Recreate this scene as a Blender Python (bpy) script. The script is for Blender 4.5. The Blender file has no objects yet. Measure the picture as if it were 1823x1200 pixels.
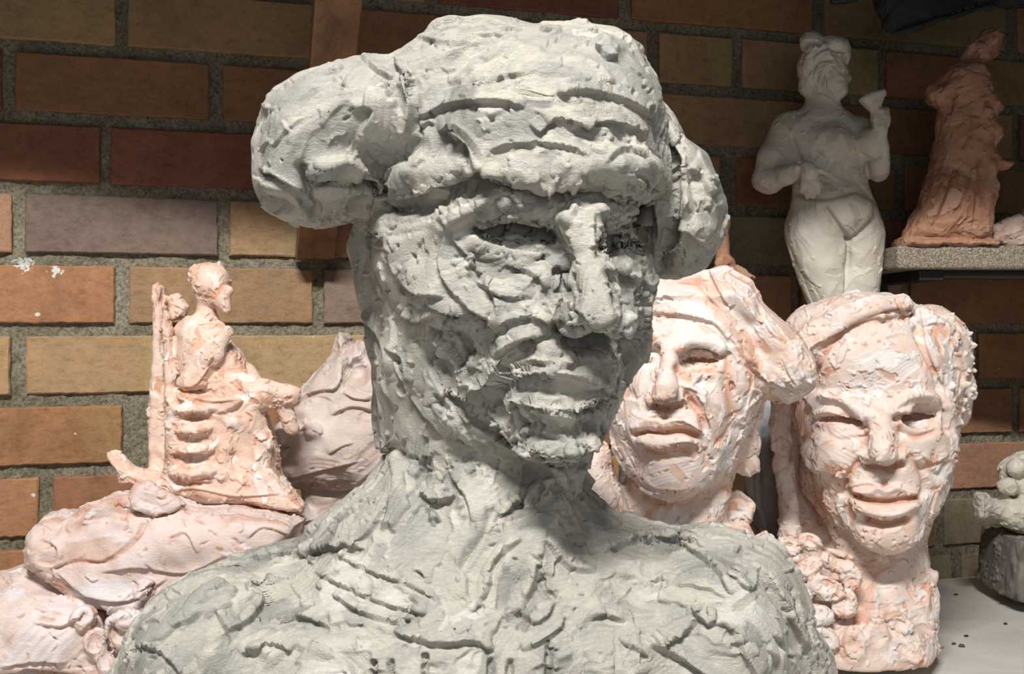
import bpy, bmesh, math, random, os
import numpy as np
from mathutils import Vector, Matrix

scn = bpy.context.scene
COL = scn.collection
ONLY = ''

# ------------------------------------------------------------------ camera, light, exposure
F = 1900.0            # focal length in pixels of the 1823 px wide frame
CX, HY = 911.5, 574.0 # principal column, horizon row
cam_d = bpy.data.cameras.new('camera'); cam = bpy.data.objects.new('camera', cam_d)
COL.objects.link(cam); scn.camera = cam
cam.location = (0, 0, 0); cam.rotation_euler = (math.pi/2, 0, 0)
cam_d.sensor_width = 36.0; cam_d.lens = F/1823*36.0; cam_d.shift_y = -(600-HY)/1823
cam_d.clip_start = 0.02

world = bpy.data.worlds.new('room_light'); scn.world = world; world.use_nodes = True
world.node_tree.nodes['Background'].inputs[0].default_value = (0.92, 0.95, 1.0, 1)
world.node_tree.nodes['Background'].inputs[1].default_value = 0.055

def area(name, loc, target, size, power, color=(1, 1, 1), sy=None):
    d = bpy.data.lights.new(name, 'AREA'); d.size = size; d.energy = power; d.color = color
    if sy: d.shape = 'RECTANGLE'; d.size_y = sy
    o = bpy.data.objects.new(name, d); COL.objects.link(o); o.location = loc
    o.rotation_euler = (Vector(target)-Vector(loc)).to_track_quat('-Z', 'Y').to_euler()
    return o
area('ceiling_light', (-0.15, -0.36, 1.20), (0.0, 0.75, -0.05), 0.62, 36, (1.0, 0.98, 0.95), sy=0.07)
area('fill_light', (0.14, -0.26, 0.14), (0.0, 0.6, 0.0), 0.45, 1.15, (0.95, 0.98, 1.0))  # added fill behind the camera to lift the bust's face, no real source
scn.view_settings.view_transform = 'Standard'; scn.view_settings.look = 'None'
scn.view_settings.gamma = 1.0; scn.view_settings.exposure = 0.55
scn.view_settings.use_curve_mapping = False

# ------------------------------------------------------------------ the table, wall numbers
TABLE_Z = -0.3467
def wall_y(px): return F*0.0755/(126.8-0.0168*px)
_a = np.array([(0-CX)*wall_y(0)/F, wall_y(0)]); _b = np.array([(1823-CX)*wall_y(1823)/F, wall_y(1823)])
WDIR = (_b-_a)/np.linalg.norm(_b-_a); WNRM = np.array([WDIR[1], -WDIR[0]])   # normal points to the camera
def wall_s(px):
    """pixel column -> distance along the wall"""
    y = wall_y(px); p = np.array([(px-CX)*y/F, y]); return float((p-_a) @ WDIR)
def wall_pt(s, off=0.0):
    p = _a + WDIR*s + WNRM*off; return float(p[0]), float(p[1])

# ------------------------------------------------------------------ materials
def nm(name):
    m = bpy.data.materials.new(name); m.use_nodes = True
    nt = m.node_tree; b = nt.nodes['Principled BSDF']
    return m, nt, b
def N(nt, t, **k):
    n = nt.nodes.new(t)
    for a, v in k.items():
        if a.startswith('_'): setattr(n, a[1:], v)
        else:
            n.inputs[a.replace('__', ' ')].default_value = v
    return n
def ramp(nt, stops):
    r = nt.nodes.new('ShaderNodeValToRGB'); e = r.color_ramp.elements
    e[0].position = stops[0][0]; e[0].color = (*stops[0][1], 1)
    e[1].position = stops[-1][0]; e[1].color = (*stops[-1][1], 1)
    for p, c in stops[1:-1]:
        x = e.new(p); x.color = (*c, 1)
    return r
def mixc(nt, a, b, f, mode='MIX'):
    m = nt.nodes.new('ShaderNodeMix'); m.data_type = 'RGBA'; m.blend_type = mode
    for s, v in ((0, f), (6, a), (7, b)):
        if hasattr(v, 'is_linked') or hasattr(v, 'links'): nt.links.new(v, m.inputs[s])
        elif isinstance(v, (int, float)): m.inputs[s].default_value = v
        else: m.inputs[s].default_value = (*v, 1)
    return m.outputs[2]
def coords(nt, scale=(1, 1, 1)):
    tc = nt.nodes.new('ShaderNodeTexCoord'); mp = nt.nodes.new('ShaderNodeMapping')
    mp.inputs['Scale'].default_value = scale
    nt.links.new(tc.outputs['Object'], mp.inputs[0]); return mp.outputs[0]
def noise(nt, vec, scale, detail=4, rough=0.55, dist=0.0):
    n = N(nt, 'ShaderNodeTexNoise', Scale=scale, Detail=detail, Roughness=rough, Distortion=dist)
    nt.links.new(vec, n.inputs['Vector']); return n.outputs['Fac']
def bump(nt, b, h, strength, dist):
    bp = N(nt, 'ShaderNodeBump', Strength=strength, Distance=dist)
    nt.links.new(h, bp.inputs['Height']); nt.links.new(bp.outputs[0], b.inputs['Normal']); return bp

def clay_material(name, cols, rough=0.6, spec=0.35, grain=1.0, px=0.0003):
    """cols: dark-wet and groove shade, main, dried, pale"""
    m, nt, b = nm(name); L = nt.links
    v = coords(nt)
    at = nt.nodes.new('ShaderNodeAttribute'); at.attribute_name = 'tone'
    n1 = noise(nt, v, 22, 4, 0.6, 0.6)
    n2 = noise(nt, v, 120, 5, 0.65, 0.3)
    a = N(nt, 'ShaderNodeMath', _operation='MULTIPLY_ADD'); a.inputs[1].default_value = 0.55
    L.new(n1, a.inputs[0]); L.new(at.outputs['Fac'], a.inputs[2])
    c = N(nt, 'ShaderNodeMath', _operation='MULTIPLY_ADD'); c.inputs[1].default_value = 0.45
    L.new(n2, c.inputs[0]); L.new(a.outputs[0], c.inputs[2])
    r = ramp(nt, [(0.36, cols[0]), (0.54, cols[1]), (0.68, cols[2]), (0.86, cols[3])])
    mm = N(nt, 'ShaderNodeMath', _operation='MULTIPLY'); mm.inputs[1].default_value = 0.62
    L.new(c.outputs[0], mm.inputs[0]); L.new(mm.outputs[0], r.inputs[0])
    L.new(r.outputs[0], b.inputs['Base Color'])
    b.inputs['Roughness'].default_value = rough; b.inputs['Specular IOR Level'].default_value = spec
    v2 = coords(nt, (1, 1, 2.2))
    f1 = noise(nt, v2, 260, 6, 0.7, 1.2)
    f2 = noise(nt, v, 1500, 2, 0.5)
    s = N(nt, 'ShaderNodeMath', _operation='MULTIPLY_ADD'); s.inputs[1].default_value = 0.25
    L.new(f2, s.inputs[0]); L.new(f1, s.inputs[2])
    bump(nt, b, s.outputs[0], 0.55*grain, 0.0022)
    return m

# clay: linear colours
M_GREY = clay_material('grey_clay', [(0.18, 0.170, 0.142), (0.288, 0.280, 0.252), (0.378, 0.350, 0.296), (0.462, 0.447, 0.402)], 0.42, 0.5)
M_PINK = clay_material('pink_clay', [(0.62, 0.33, 0.21), (0.72, 0.49, 0.38), (0.77, 0.58, 0.48), (0.82, 0.71, 0.65)], 0.75, 0.25)
M_PALE = clay_material('pale_pink_clay', [(0.66, 0.39, 0.28), (0.73, 0.56, 0.475), (0.76, 0.66, 0.61), (0.79, 0.74, 0.71)], 0.72, 0.25)
M_SLAB = clay_material('mauve_white_clay', [(0.52, 0.29, 0.21), (0.65, 0.50, 0.44), (0.70, 0.59, 0.56), (0.72, 0.67, 0.67)], 0.7, 0.3)
M_TERRA = clay_material('terracotta_clay', [(0.27, 0.125, 0.08), (0.37, 0.185, 0.115), (0.42, 0.23, 0.15), (0.47, 0.29, 0.21)], 0.8, 0.2)
M_PLASTER = clay_material('white_plaster', [(0.46, 0.40, 0.32), (0.54, 0.49, 0.41), (0.59, 0.54, 0.465), (0.64, 0.60, 0.53)], 0.6, 0.3, 0.5)
M_MAUVE = clay_material('mauve_clay', [(0.50, 0.36, 0.30), (0.57, 0.46, 0.40), (0.62, 0.53, 0.48), (0.70, 0.63, 0.58)], 0.7, 0.25)
M_DULL = clay_material('dull_grey_clay', [(0.10, 0.085, 0.07), (0.17, 0.15, 0.13), (0.22, 0.20, 0.17), (0.28, 0.26, 0.23)], 0.75, 0.2)
# ------------------------------------------------------------------ sculpting engine
# Volumes are blended implicit shapes on a grid, polygonised with surface nets, then worked
# over with strokes.  Local frame: x right, y away, z up, in "pixels at the thing's distance".
def Pt(u, v, w=0.0):
    k = 1+w/F
    return np.array([(u-CX)*k, w, (HY-v)*k], dtype=np.float64)
def rotm(rx=0, ry=0, rz=0):
    return np.array(Matrix.Rotation(math.radians(rz), 3, 'Z') @ Matrix.Rotation(math.radians(ry), 3, 'Y') @ Matrix.Rotation(math.radians(rx), 3, 'X'))

class Vol:
    def __init__(s, u0, u1, v0, v1, w0, w1, h):
        k = 1+max(w1, 0)/F
        us = [(x-CX)*(1+w/F) for x in (u0, u1) for w in (w0, w1)]
        vs = [(HY-x)*(1+w/F) for x in (v0, v1) for w in (w0, w1)]
        s.lo = np.array([min(us), w0, min(vs)], float)-2*h; s.hi = np.array([max(us), w1, max(vs)], float)+2*h
        s.h = h; s.n = np.ceil((s.hi-s.lo)/h).astype(int)+1
        s.f = np.full(s.n, 40.0, np.float32)
    def grid(s, lo, hi):
        i0 = np.maximum(np.floor((lo-s.lo)/s.h).astype(int), 0); i1 = np.minimum(np.ceil((hi-s.lo)/s.h).astype(int)+1, s.n)
        if (i1 <= i0).any(): return None, None
        ax = [(s.lo[i]+s.h*np.arange(i0[i], i1[i])).astype(np.float32) for i in range(3)]
        sl = tuple(slice(i0[i], i1[i]) for i in range(3))
        return sl, (ax[0][:, None, None], ax[1][None, :, None], ax[2][None, None, :])
    def put(s, sl, d, k, sub):
        f = s.f[sl]
        if sub:
            d = -d
            if k > 0:
                hh = np.clip(0.5-0.5*(f-d)/k, 0, 1); s.f[sl] = f+(d-f)*hh + k*hh*(1-hh)
            else: s.f[sl] = np.maximum(f, d)
        else:
            if k > 0:
                hh = np.clip(0.5+0.5*(f-d)/k, 0, 1); s.f[sl] = f+(d-f)*hh - k*hh*(1-hh)
            else: s.f[sl] = np.minimum(f, d)
    def blocks(s, lo, hi):
        """the grid box cut into thin slabs in depth, to keep memory low"""
        sl, g = s.grid(lo, hi)
        if sl is None: return
        a, b = sl[1].start, sl[1].stop
        for j in range(a, b, 12):
            e = min(j+12, b)
            yield (sl[0], slice(j, e), sl[2]), (g[0], g[1][:, j-a:e-a], g[2])
    def ell(s, u, v, w, ru, rv, rw, rx=0, ry=0, rz=0, k=20, sub=False):
        """ellipsoid; ru across, rv up-down, rw in depth"""
        c = Pt(u, v, w); q = 1+w/F; r = np.array([ru*q, rw*q, rv*q]); R = rotm(rx, ry, rz)
        ext = np.sqrt((R**2) @ (r**2))+k+2*s.h
        R = R.astype(np.float32); r = r.astype(np.float32); cf = c.astype(np.float32)
        for sl, g in s.blocks(c-ext, c+ext):
            x, y, z = g[0]-cf[0], g[1]-cf[1], g[2]-cf[2]; a = b = np.float32(0)
            for i in range(3):
                l = R[0, i]*x+R[1, i]*y+R[2, i]*z; a = a+(l/r[i])**2; b = b+(l/(r[i]*r[i]))**2
            k0 = np.sqrt(a); s.put(sl, k0*(k0-1)/np.sqrt(b+np.float32(1e-12)), k, sub)
    def cone(s, a, ra, b, rb, k=20, sub=False, flat=1.0):
        """tapered capsule between two (u,v,w) points; flat<1 squashes it in depth"""
        A = Pt(*a); B = Pt(*b); ra *= 1+a[2]/F; rb *= 1+b[2]/F; m = max(ra, rb)+k+2*s.h
        ab = B-A; L2 = float((ab**2).sum()+1e-9); ab = ab.astype(np.float32); Af = A.astype(np.float32)
        for sl, g in s.blocks(np.minimum(A, B)-m, np.maximum(A, B)+m):
            x, y, z = g[0]-Af[0], g[1]-Af[1], g[2]-Af[2]
            t = np.clip((x*ab[0]+y*ab[1]+z*ab[2])/np.float32(L2), 0, 1)
            d = np.sqrt((x-t*ab[0])**2+((y-t*ab[1])/np.float32(flat))**2+(z-t*ab[2])**2)-(np.float32(ra)+np.float32(rb-ra)*t)
            s.put(sl, d, k, sub)
    def chain(s, pts, k=12, flat=1.0):
        for p, q in zip(pts[:-1], pts[1:]): s.cone(p[:3], p[3], q[:3], q[3], k=k, flat=flat)
    def poly(s, pts, wc, T, R, k=20, sub=False, lean=0.0):
        """inflated outline: puffy slab through depth wc, half thickness T, edge rounding R; lean shifts depth with height"""
        P = np.array([Pt(p[0], p[1], wc)[[0, 2]] for p in pts]); T = T*(1+wc/F)
        lo = np.array([P[:, 0].min(), wc-T, P[:, 1].min()])-k-2*s.h; hi = np.array([P[:, 0].max(), wc+T, P[:, 1].max()])+k+2*s.h
        if lean: e = abs(lean)*(P[:, 1].max()-P[:, 1].min()); lo[1] -= e; hi[1] += e
        sl, g = s.grid(lo, hi)
        if sl is None: return
        X, Z = np.meshgrid(g[0].ravel(), g[2].ravel(), indexing='ij')
        d2 = np.full(X.shape, 1e9); ins = np.zeros(X.shape, bool)
        for i in range(len(P)):
            a, b = P[i], P[(i+1) % len(P)]; e = b-a
            t = np.clip(((X-a[0])*e[0]+(Z-a[1])*e[1])/((e**2).sum()+1e-9), 0, 1)
            d2 = np.minimum(d2, (X-a[0]-t*e[0])**2+(Z-a[1]-t*e[1])**2)
            c = (a[1] > Z) != (b[1] > Z)
            with np.errstate(divide='ignore', invalid='ignore'):
                xx = a[0]+(Z-a[1])*e[0]/(e[1] if e[1] != 0 else 1e-9)
            ins ^= c & (X < xx)
        d = np.sqrt(d2)*np.where(ins, -1, 1)
        q = np.clip(1+d/R, 0, 1)                    # 0 deep inside, 1 at the edge
        prof = T*np.sqrt(np.clip(1-q**2, 0, 1))
        zc = P[:, 1].mean(); cen = wc+lean*(Z-zc)
        slope = np.sqrt(1+(T/R*q/np.sqrt(np.clip(1-q**2, 0.04, 1)))**2)
        d, cen, prof, slope = [x.astype(np.float32)[:, None, :] for x in (d, cen+0*d, prof, slope)]
        for sl2, g2 in s.blocks(lo, hi):
            wd = np.abs(g2[1]-cen)
            g_ = wd-prof; dd = np.where(d > 0, np.sqrt(np.maximum(d, 0)**2+wd**2), g_/(1+(slope-1)*np.exp(-np.abs(g_)/12)))
            s.put(sl2, dd, k, sub)
    def cutz(s, v, w=0, below=True):
        """flat cut at image row v: removes what is below (or above)"""
        z0 = Pt(CX, v, w)[2]; z = (s.lo[2]+s.h*np.arange(s.n[2])).astype(np.float32)
        d = (z0-z) if below else (z-z0)
        s.f = np.maximum(s.f, d[None, None, :])
    def mesh(s):
        f = s.f
        f[0] = f[-1] = 5; f[:, 0] = f[:, -1] = 5; f[:, :, 0] = f[:, :, -1] = 5
        neg = f < 0
        n = f.shape; ijk = []; vid = np.full(np.array(n)-1, -1, np.int32); tot = 0
        for x in range(n[0]-1):
            c = np.zeros((n[1]-1, n[2]-1), np.uint8)
            for a in (0, 1):
                for b in (0, 1): c += neg[x, a:n[1]-1+a, b:n[2]-1+b].astype(np.uint8)+neg[x+1, a:n[1]-1+a, b:n[2]-1+b]
            w = np.argwhere((c > 0) & (c < 8))
            if len(w):
                vid[x, w[:, 0], w[:, 1]] = np.arange(tot, tot+len(w)); tot += len(w)
                ijk.append(np.column_stack([np.full(len(w), x), w]))
        ijk = np.concatenate(ijk)
        cor = [(a, b, c) for a in (0, 1) for b in (0, 1) for c in (0, 1)]
        val = {c: f[ijk[:, 0]+c[0], ijk[:, 1]+c[1], ijk[:, 2]+c[2]].astype(np.float64) for c in cor}
        acc = np.zeros((len(ijk), 3)); num = np.zeros(len(ijk))
        for c in cor:
            for ax in range(3):
                if c[ax]: continue
                e = list(c); e[ax] = 1; e = tuple(e); va, vb = val[c], val[e]
                m = (va < 0) != (vb < 0); t = np.where(m, va/np.where(m, va-vb, 1), 0)
                p = np.array(c, float)[None, :].repeat(len(ijk), 0); p[:, ax] += t
                acc[m] += p[m]; num[m] += 1
        V = (ijk+acc/num[:, None])*s.h+s.lo
        Q = []
        for ax in range(3):
            o = [i for i in range(3) if i != ax]
            a = [slice(None)]*3; b = [slice(None)]*3; a[ax] = slice(0, -1); b[ax] = slice(1, None)
            na, nb = neg[tuple(a)], neg[tuple(b)]
            idx = np.argwhere(na != nb)
            idx = idx[(idx[:, o[0]] > 0) & (idx[:, o[1]] > 0) & (idx[:, o[0]] < n[o[0]]-1) & (idx[:, o[1]] < n[o[1]]-1)]
            out = na[idx[:, 0], idx[:, 1], idx[:, 2]]      # solid on the low side: face looks towards +ax
            q = []
            for d0, d1 in ((-1, -1), (0, -1), (0, 0), (-1, 0)):
                j = idx.copy(); j[:, o[0]] += d0; j[:, o[1]] += d1; q.append(vid[j[:, 0], j[:, 1], j[:, 2]])
            q = np.stack(q, 1)
            flip = out if ax == 1 else ~out
            q[flip] = q[flip][:, ::-1]
            Q.append(q)
        return V, np.concatenate(Q)

def raw_mesh(name, V, Q):
    me = bpy.data.meshes.new(name); n = len(Q)
    me.vertices.add(len(V)); me.vertices.foreach_set('co', V.astype(np.float32).ravel())
    me.loops.add(n*4); me.loops.foreach_set('vertex_index', Q.astype(np.int32).ravel())
    me.polygons.add(n); me.polygons.foreach_set('loop_start', np.arange(n, dtype=np.int32)*4)
    me.update(calc_edges=True); return me
def vnorm(V, Q):
    a = V[Q[:, 2]]-V[Q[:, 0]]; b = V[Q[:, 3]]-V[Q[:, 1]]; fn = np.cross(a, b)
    N_ = np.zeros_like(V)
    for i in range(4):
        for j in range(3): N_[:, j] += np.bincount(Q[:, i], fn[:, j], len(V))
    return N_/(np.linalg.norm(N_, axis=1, keepdims=True)+1e-12)
def edges_of(Q):
    e = np.concatenate([Q[:, [0, 1]], Q[:, [1, 2]], Q[:, [2, 3]], Q[:, [3, 0]]]); return e   # every inner edge twice: fine for averaging
def smooth(X, E, it, lam=0.6, mu=None):
    n = len(X); deg = np.bincount(E[:, 0], minlength=n)+np.bincount(E[:, 1], minlength=n)
    X = X.copy(); one = X.ndim == 1
    if one: X = X[:, None]
    for k in range(it):
        for l in ((lam,) if mu is None else (lam, mu)):
            S = np.stack([np.bincount(E[:, 0], X[E[:, 1], j], n)+np.bincount(E[:, 1], X[E[:, 0], j], n) for j in range(X.shape[1])], 1)
            X = X+l*(S/deg[:, None]-X)
    return X[:, 0] if one else X
def subdiv(V, Q, times=1):
    """each quad into four, then one light smoothing"""
    for _ in range(times):
        n = len(V); Q = Q.astype(np.int64); E = edges_of(Q); E.sort(axis=1); key = E[:, 0]*n+E[:, 1]
        uk, inv = np.unique(key, return_inverse=True); e0, e1 = uk//n, uk % n
        m = len(Q); em = n+inv.reshape(4, m).T; fc = n+len(uk)+np.arange(m)
        V = np.concatenate([V, (V[e0]+V[e1])/2, V[Q].mean(1)])
        Q = np.concatenate([np.stack([Q[:, i], em[:, i], fc, em[:, (i+3) % 4]], 1) for i in range(4)]).astype(np.int32)
        V = smooth(V, edges_of(Q), 1, 0.5)
    return V, Q

class Sculpt:
    def __init__(s, vol, sub=1, sm=3, seed=1):
        V, Q = vol.mesh(); E = edges_of(Q); V = smooth(V, E, sm, 0.6, -0.3)
        if sub: V, Q = subdiv(V, Q, sub)
        s.V, s.Q = V, Q; s.E = edges_of(Q); s.N = vnorm(V, Q)
        s.h = np.zeros(len(V)); s.rng = np.random.default_rng(seed)
        s.expose = 0.0; s.tone = np.full(len(V), 0.5); s.cell = 24.0; s.hash(); s.app()  # strength of the shade painted into grooves by lowering their tone
    def app(s):
        k = 1+s.V[:, 1]/F; s.pu = CX+s.V[:, 0]/k; s.pv = HY-s.V[:, 2]/k
        cv = s.V+np.array([0, F, 0]); cv = cv/np.linalg.norm(cv, axis=1, keepdims=True)
        s.face = -(cv*s.N).sum(1)        # 1 looks at the camera
    def hash(s):
        c = np.floor((s.V-s.V.min(0))/s.cell).astype(np.int64); s.cn = c.max(0)+3; s.vlo = s.V.min(0)
        key = ((c[:, 0]+1)*s.cn[1]+(c[:, 1]+1))*s.cn[2]+(c[:, 2]+1)
        s.order = np.argsort(key, kind='stable'); s.keys = key[s.order]
    def near(s, p, r):
        a = np.floor((p-r-s.vlo)/s.cell).astype(int)+1; b = np.floor((p+r-s.vlo)/s.cell).astype(int)+1
        a = np.maximum(a, 0); b = np.minimum(b, s.cn-1); out = []
        I, J = np.meshgrid(np.arange(a[0], b[0]+1), np.arange(a[1], b[1]+1), indexing='ij')
        base = (I.ravel()*s.cn[1]+J.ravel())*s.cn[2]
        lo = np.searchsorted(s.keys, base+a[2]); hi = np.searchsorted(s.keys, base+b[2]+1)
        for l, h in zip(lo, hi):
            if h > l: out.append(s.order[l:h])
        if not out: return np.zeros(0, int)
        i = np.concatenate(out); d = s.V[i]-p
        return i[(d**2).sum(1) < r*r]
    def commit(s):
        """move the surface by the pending stroke height"""
        s.V = s.V+s.N*s.h[:, None]; s.h[:] = 0; s.N = vnorm(s.V, s.Q); s.app()
    def relax(s, it=1):
        s.V = smooth(s.V, s.E, it, 0.5); s.N = vnorm(s.V, s.Q); s.app()
    def calm(s, u, v, ru, rv, wmax, it=6):
        """smooth the surface inside an ellipse on the front side"""
        m = np.clip(1.5-1.5*(((s.pu-u)/ru)**2+((s.pv-v)/rv)**2), 0, 1)*(s.V[:, 1] < wmax); i = np.nonzero(m)[0]
        sel = np.zeros(len(s.V), bool); sel[i] = True; E = s.E[sel[s.E[:, 0]] & sel[s.E[:, 1]]]
        mp = np.zeros(len(s.V), np.int64); mp[i] = np.arange(len(i)); S = s.V[i]; e = mp[E]
        deg = np.maximum(np.bincount(e[:, 0], minlength=len(i))+np.bincount(e[:, 1], minlength=len(i)), 1)
        for k in range(it):
            A = np.stack([np.bincount(e[:, 0], S[e[:, 1], j], len(i))+np.bincount(e[:, 1], S[e[:, 0], j], len(i)) for j in range(3)], 1)/deg[:, None]
            S = S+(A-S)*0.6*m[i][:, None]
        s.V[i] = S; s.N = vnorm(s.V, s.Q); s.app()
    # -- placed strokes, in image columns/rows of the front side
    def _path(s, path, R, wmax, back):
        P = np.array([p[:2] for p in path], float)
        if len(P) > 2:          # round the corners of the path
            A = np.vstack([2*P[0]-P[1], P, 2*P[-1]-P[-2]]); out = [P[0]]
            for k in range(1, len(A)-2):
                for t in (0.25, 0.5, 0.75, 1.0):
                    out.append(0.5*(2*A[k]+(A[k+1]-A[k-1])*t+(2*A[k-1]-5*A[k]+4*A[k+1]-A[k+2])*t*t+(3*A[k]-A[k-1]-3*A[k+1]+A[k+2])*t**3))
            P = np.array(out)
        m = (s.pu > P[:, 0].min()-R) & (s.pu < P[:, 0].max()+R) & (s.pv > P[:, 1].min()-R) & (s.pv < P[:, 1].max()+R) & (s.face > back)
        if wmax is not None: m &= s.V[:, 1] < wmax
        i = np.nonzero(m)[0]; x, y = s.pu[i], s.pv[i]
        best = np.full(len(i), 1e9); sd = np.zeros(len(i)); tt = np.zeros(len(i)); L = 0
        seg = np.linalg.norm(np.diff(P, axis=0), axis=1) if len(P) > 1 else np.array([1e-6]); tot = max(seg.sum(), 1e-6)
        if len(P) == 1: P = np.vstack([P, P+[[1e-3, 0]]])
        for k in range(len(P)-1):
            a, e = P[k], P[k+1]-P[k]; l2 = (e**2).sum()+1e-9
            t = np.clip(((x-a[0])*e[0]+(y-a[1])*e[1])/l2, 0, 1); dx, dy = x-a[0]-t*e[0], y-a[1]-t*e[1]
            d = np.hypot(dx, dy); b = d < best
            best[b] = d[b]; sd[b] = (np.sign(e[0]*dy-e[1]*dx)*d)[b]; tt[b] = ((L+t*math.sqrt(l2))/tot)[b]; L += math.sqrt(l2)
        fw = np.clip((s.face[i]-back)/0.3, 0, 1)
        if wmax is not None: fw = fw*np.clip((wmax-s.V[i, 1])/12, 0, 1)
        s.fw = fw*fw*(3-2*fw)
        return i, best, sd, tt
    def push(s, path, r, amt, wmax=None, toward=False, back=0.0, taper=0.0, tone=None, flat=1.0):
        """soft ridge (+) or groove (-) along a path"""
        if not isinstance(path[0], (tuple, list)): path = [path]
        i, d, sd, t = s._path(path, r*2.2, wmax, back)
        g = np.exp(-(d/r)**(2*flat))*s.fw
        if taper: g = g*np.clip(np.minimum(t, 1-t)/taper, 0, 1)**0.7
        if toward:
            s.V[i, 1] -= g*amt
        else: s.h[i] += g*amt
        if tone is not None: s.tone[i] = s.tone[i]*(1-g)+tone*g
        elif amt < 0 and s.expose: s.tone[i] *= 1-s.expose*g**2  # paints shade into the groove by lowering its tone
    def flap(s, path, r, amt, wmax=None, sharp=3.0, under=0.5, back=-0.1, tone=None):
        """torn lip: raised on the left-hand side of the path when walking along it on the image (right = below), sharp drop across the line"""
        i, d, sd, t = s._path(path, r*3, wmax, back)
        side = 1/(1+np.exp(np.clip(sd/sharp*2, -30, 30)))     # 1 where sd<0
        e = np.clip(np.minimum(t, 1-t)/0.15, 0, 1)**0.6*s.fw
        up = amt*np.exp(-d/r)*side; dn = -amt*under*np.exp(-d/(r*0.45))*(1-side)
        s.h[i] += (up+dn)*e
        if s.expose and tone is None: s.tone[i] *= 1-s.expose*np.exp(-d/(r*0.5))*(1-side)*e  # paints shade under the flap edge by lowering the tone
        if tone is not None: g = np.exp(-d/r)*side*e; s.tone[i] = s.tone[i]*(1-g)+tone*g
    # -- random working of the clay
    def dabs(s, n, size, amp, flow=None, aspect=2.2, where=None, tonev=0.3, bowl=0.35, lip=0.6, front=0.75, soft=0.16, jit=0.5, spread=0.0):
        rg = s.rng; cand = np.arange(len(s.V)) if where is None else np.nonzero(where(s))[0]
        if len(cand) == 0: return
        # faces that look at the camera get more of the work
        fr = cand[s.face[cand] > -0.15]
        for q in range(n):
            src = fr if (rg.random() < front and len(fr)) else cand
            c = src[rg.integers(len(src))]; p = s.V[c]; nn = s.N[c]
            b = size*(0.55+0.9*rg.random()**1.5); a = b*aspect*(0.6+0.8*rg.random())
            ang = rg.normal()*jit
            if flow is not None: ang += math.radians(flow(s.pu[c], s.pv[c]))
            else: ang += rg.random()*math.pi
            t0 = np.array([math.cos(ang), 0.0, math.sin(ang)]); t = t0-nn*(t0 @ nn); l = np.linalg.norm(t)
            if l < 0.15: t = np.cross(nn, [0, 1, 0.1]); l = np.linalg.norm(t)
            t = t/l; bt = np.cross(nn, t)
            if rg.random() < 0.5: t = -t
            i = s.near(p, a*1.25)
            if len(i) < 6: continue
            i = i[(s.N[i] @ nn) > 0.35]
            if len(i) < 6: continue
            d = s.V[i]-p; x = d @ t; y = d @ bt
            y = y+0.12*b*np.sin(x/a*3+rg.random()*6)+rg.normal()*0.12*x*x/a      # curved sweep
            wob = 1+0.14*np.sin(np.arctan2(y/b, x/a)*(2+rg.integers(4))+rg.random()*6)+0.07*np.sin(np.arctan2(y/b, x/a)*9+rg.random()*6)
            r = (np.abs(x/a)**2.6+np.abs(y/b)**2.6)**(1/2.6)/wob
            m = np.clip((1.0-r)/(soft+0.5*rg.random()**1.3), 0, 1); m = m*m*(3-2*m)
            w = m+1e-6; hm = (s.h[i]*w).sum()/w.sum()
            A = amp*b
            tilt = rg.normal(size=2)*0.55
            off = rg.normal()
            tgt = hm+A*(off*0.45+spread)+A*tilt[0]*x/a+A*tilt[1]*y/b+A*bowl*((y/b)**2*1.2-0.5)
            # pushed-up clay at the end and along one side of the sweep
            tgt = tgt+A*lip*np.exp(-((x/a-0.82)/0.14)**2)*rg.random()+A*lip*0.8*np.exp(-((y/b-0.86)/0.12)**2)*rg.random()
            # fine drag lines along the sweep
            tgt = tgt+A*0.09*np.sin(y/b*(12+rg.random()*16)+rg.random()*6+0.8*np.sin(x/a*2))*(rg.random() < 0.7)
            s.h[i] = s.h[i]*(1-m)+tgt*m
            tv = np.clip(0.5+(off*0.6+rg.normal()*0.8)*tonev, 0, 1); s.tone[i] = s.tone[i]*(1-m*0.75)+tv*m*0.75  # tone partly follows dab height: hollows painted darker, like shade
    def crumbs(s, n, size, amt, where=None, front=0.9):
        rg = s.rng; cand = np.arange(len(s.V)) if where is None else np.nonzero(where(s))[0]
        fr = cand[s.face[cand] > 0.05]
        for q in range(n):
            src = fr if rg.random() < front and len(fr) else cand
            c = src[rg.integers(len(src))]; r = size*(0.5+rg.random())
            i = s.near(s.V[c], r*2.2); d = s.V[i]-s.V[c]
            t = rg.normal(size=3); t /= np.linalg.norm(t); dd = np.sqrt(np.maximum((d**2).sum(1)-0.75*(d @ t)**2, 0))
            g = np.clip(1.3-dd/r, 0, 1)**0.6
            s.h[i] += g*amt*(0.5+rg.random())*(1 if rg.random() < 0.62 else -1.1)
    def tears(s, n, length, r, amt, flow=None, where=None, front=0.9, jit=0.6):
        """random short torn lips"""
        rg = s.rng; ok = s.face > 0.12
        if where is not None: ok &= where(s)
        cand = np.nonzero(ok)[0]
        if len(cand) == 0: return
        for q in range(n):
            c = cand[rg.integers(len(cand))]; u, v = s.pu[c], s.pv[c]
            a = rg.normal()*jit+(math.radians(-flow(u, v)) if flow else rg.random()*6.28)
            if rg.random() < 0.5: a += math.pi
            pts = [(u, v)]; cv = rg.normal()*0.4; st = length*(0.5+rg.random())/4
            for k in range(4):
                a += rg.normal()*0.6+cv; u += math.cos(a)*st; v += math.sin(a)*st; pts.append((u, v))
            wz = s.V[c, 1]
            s.flap(pts, r*(0.6+0.8*rg.random()), amt*(0.5+rg.random()), wmax=wz+60, sharp=1.6, under=0.8)
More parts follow.
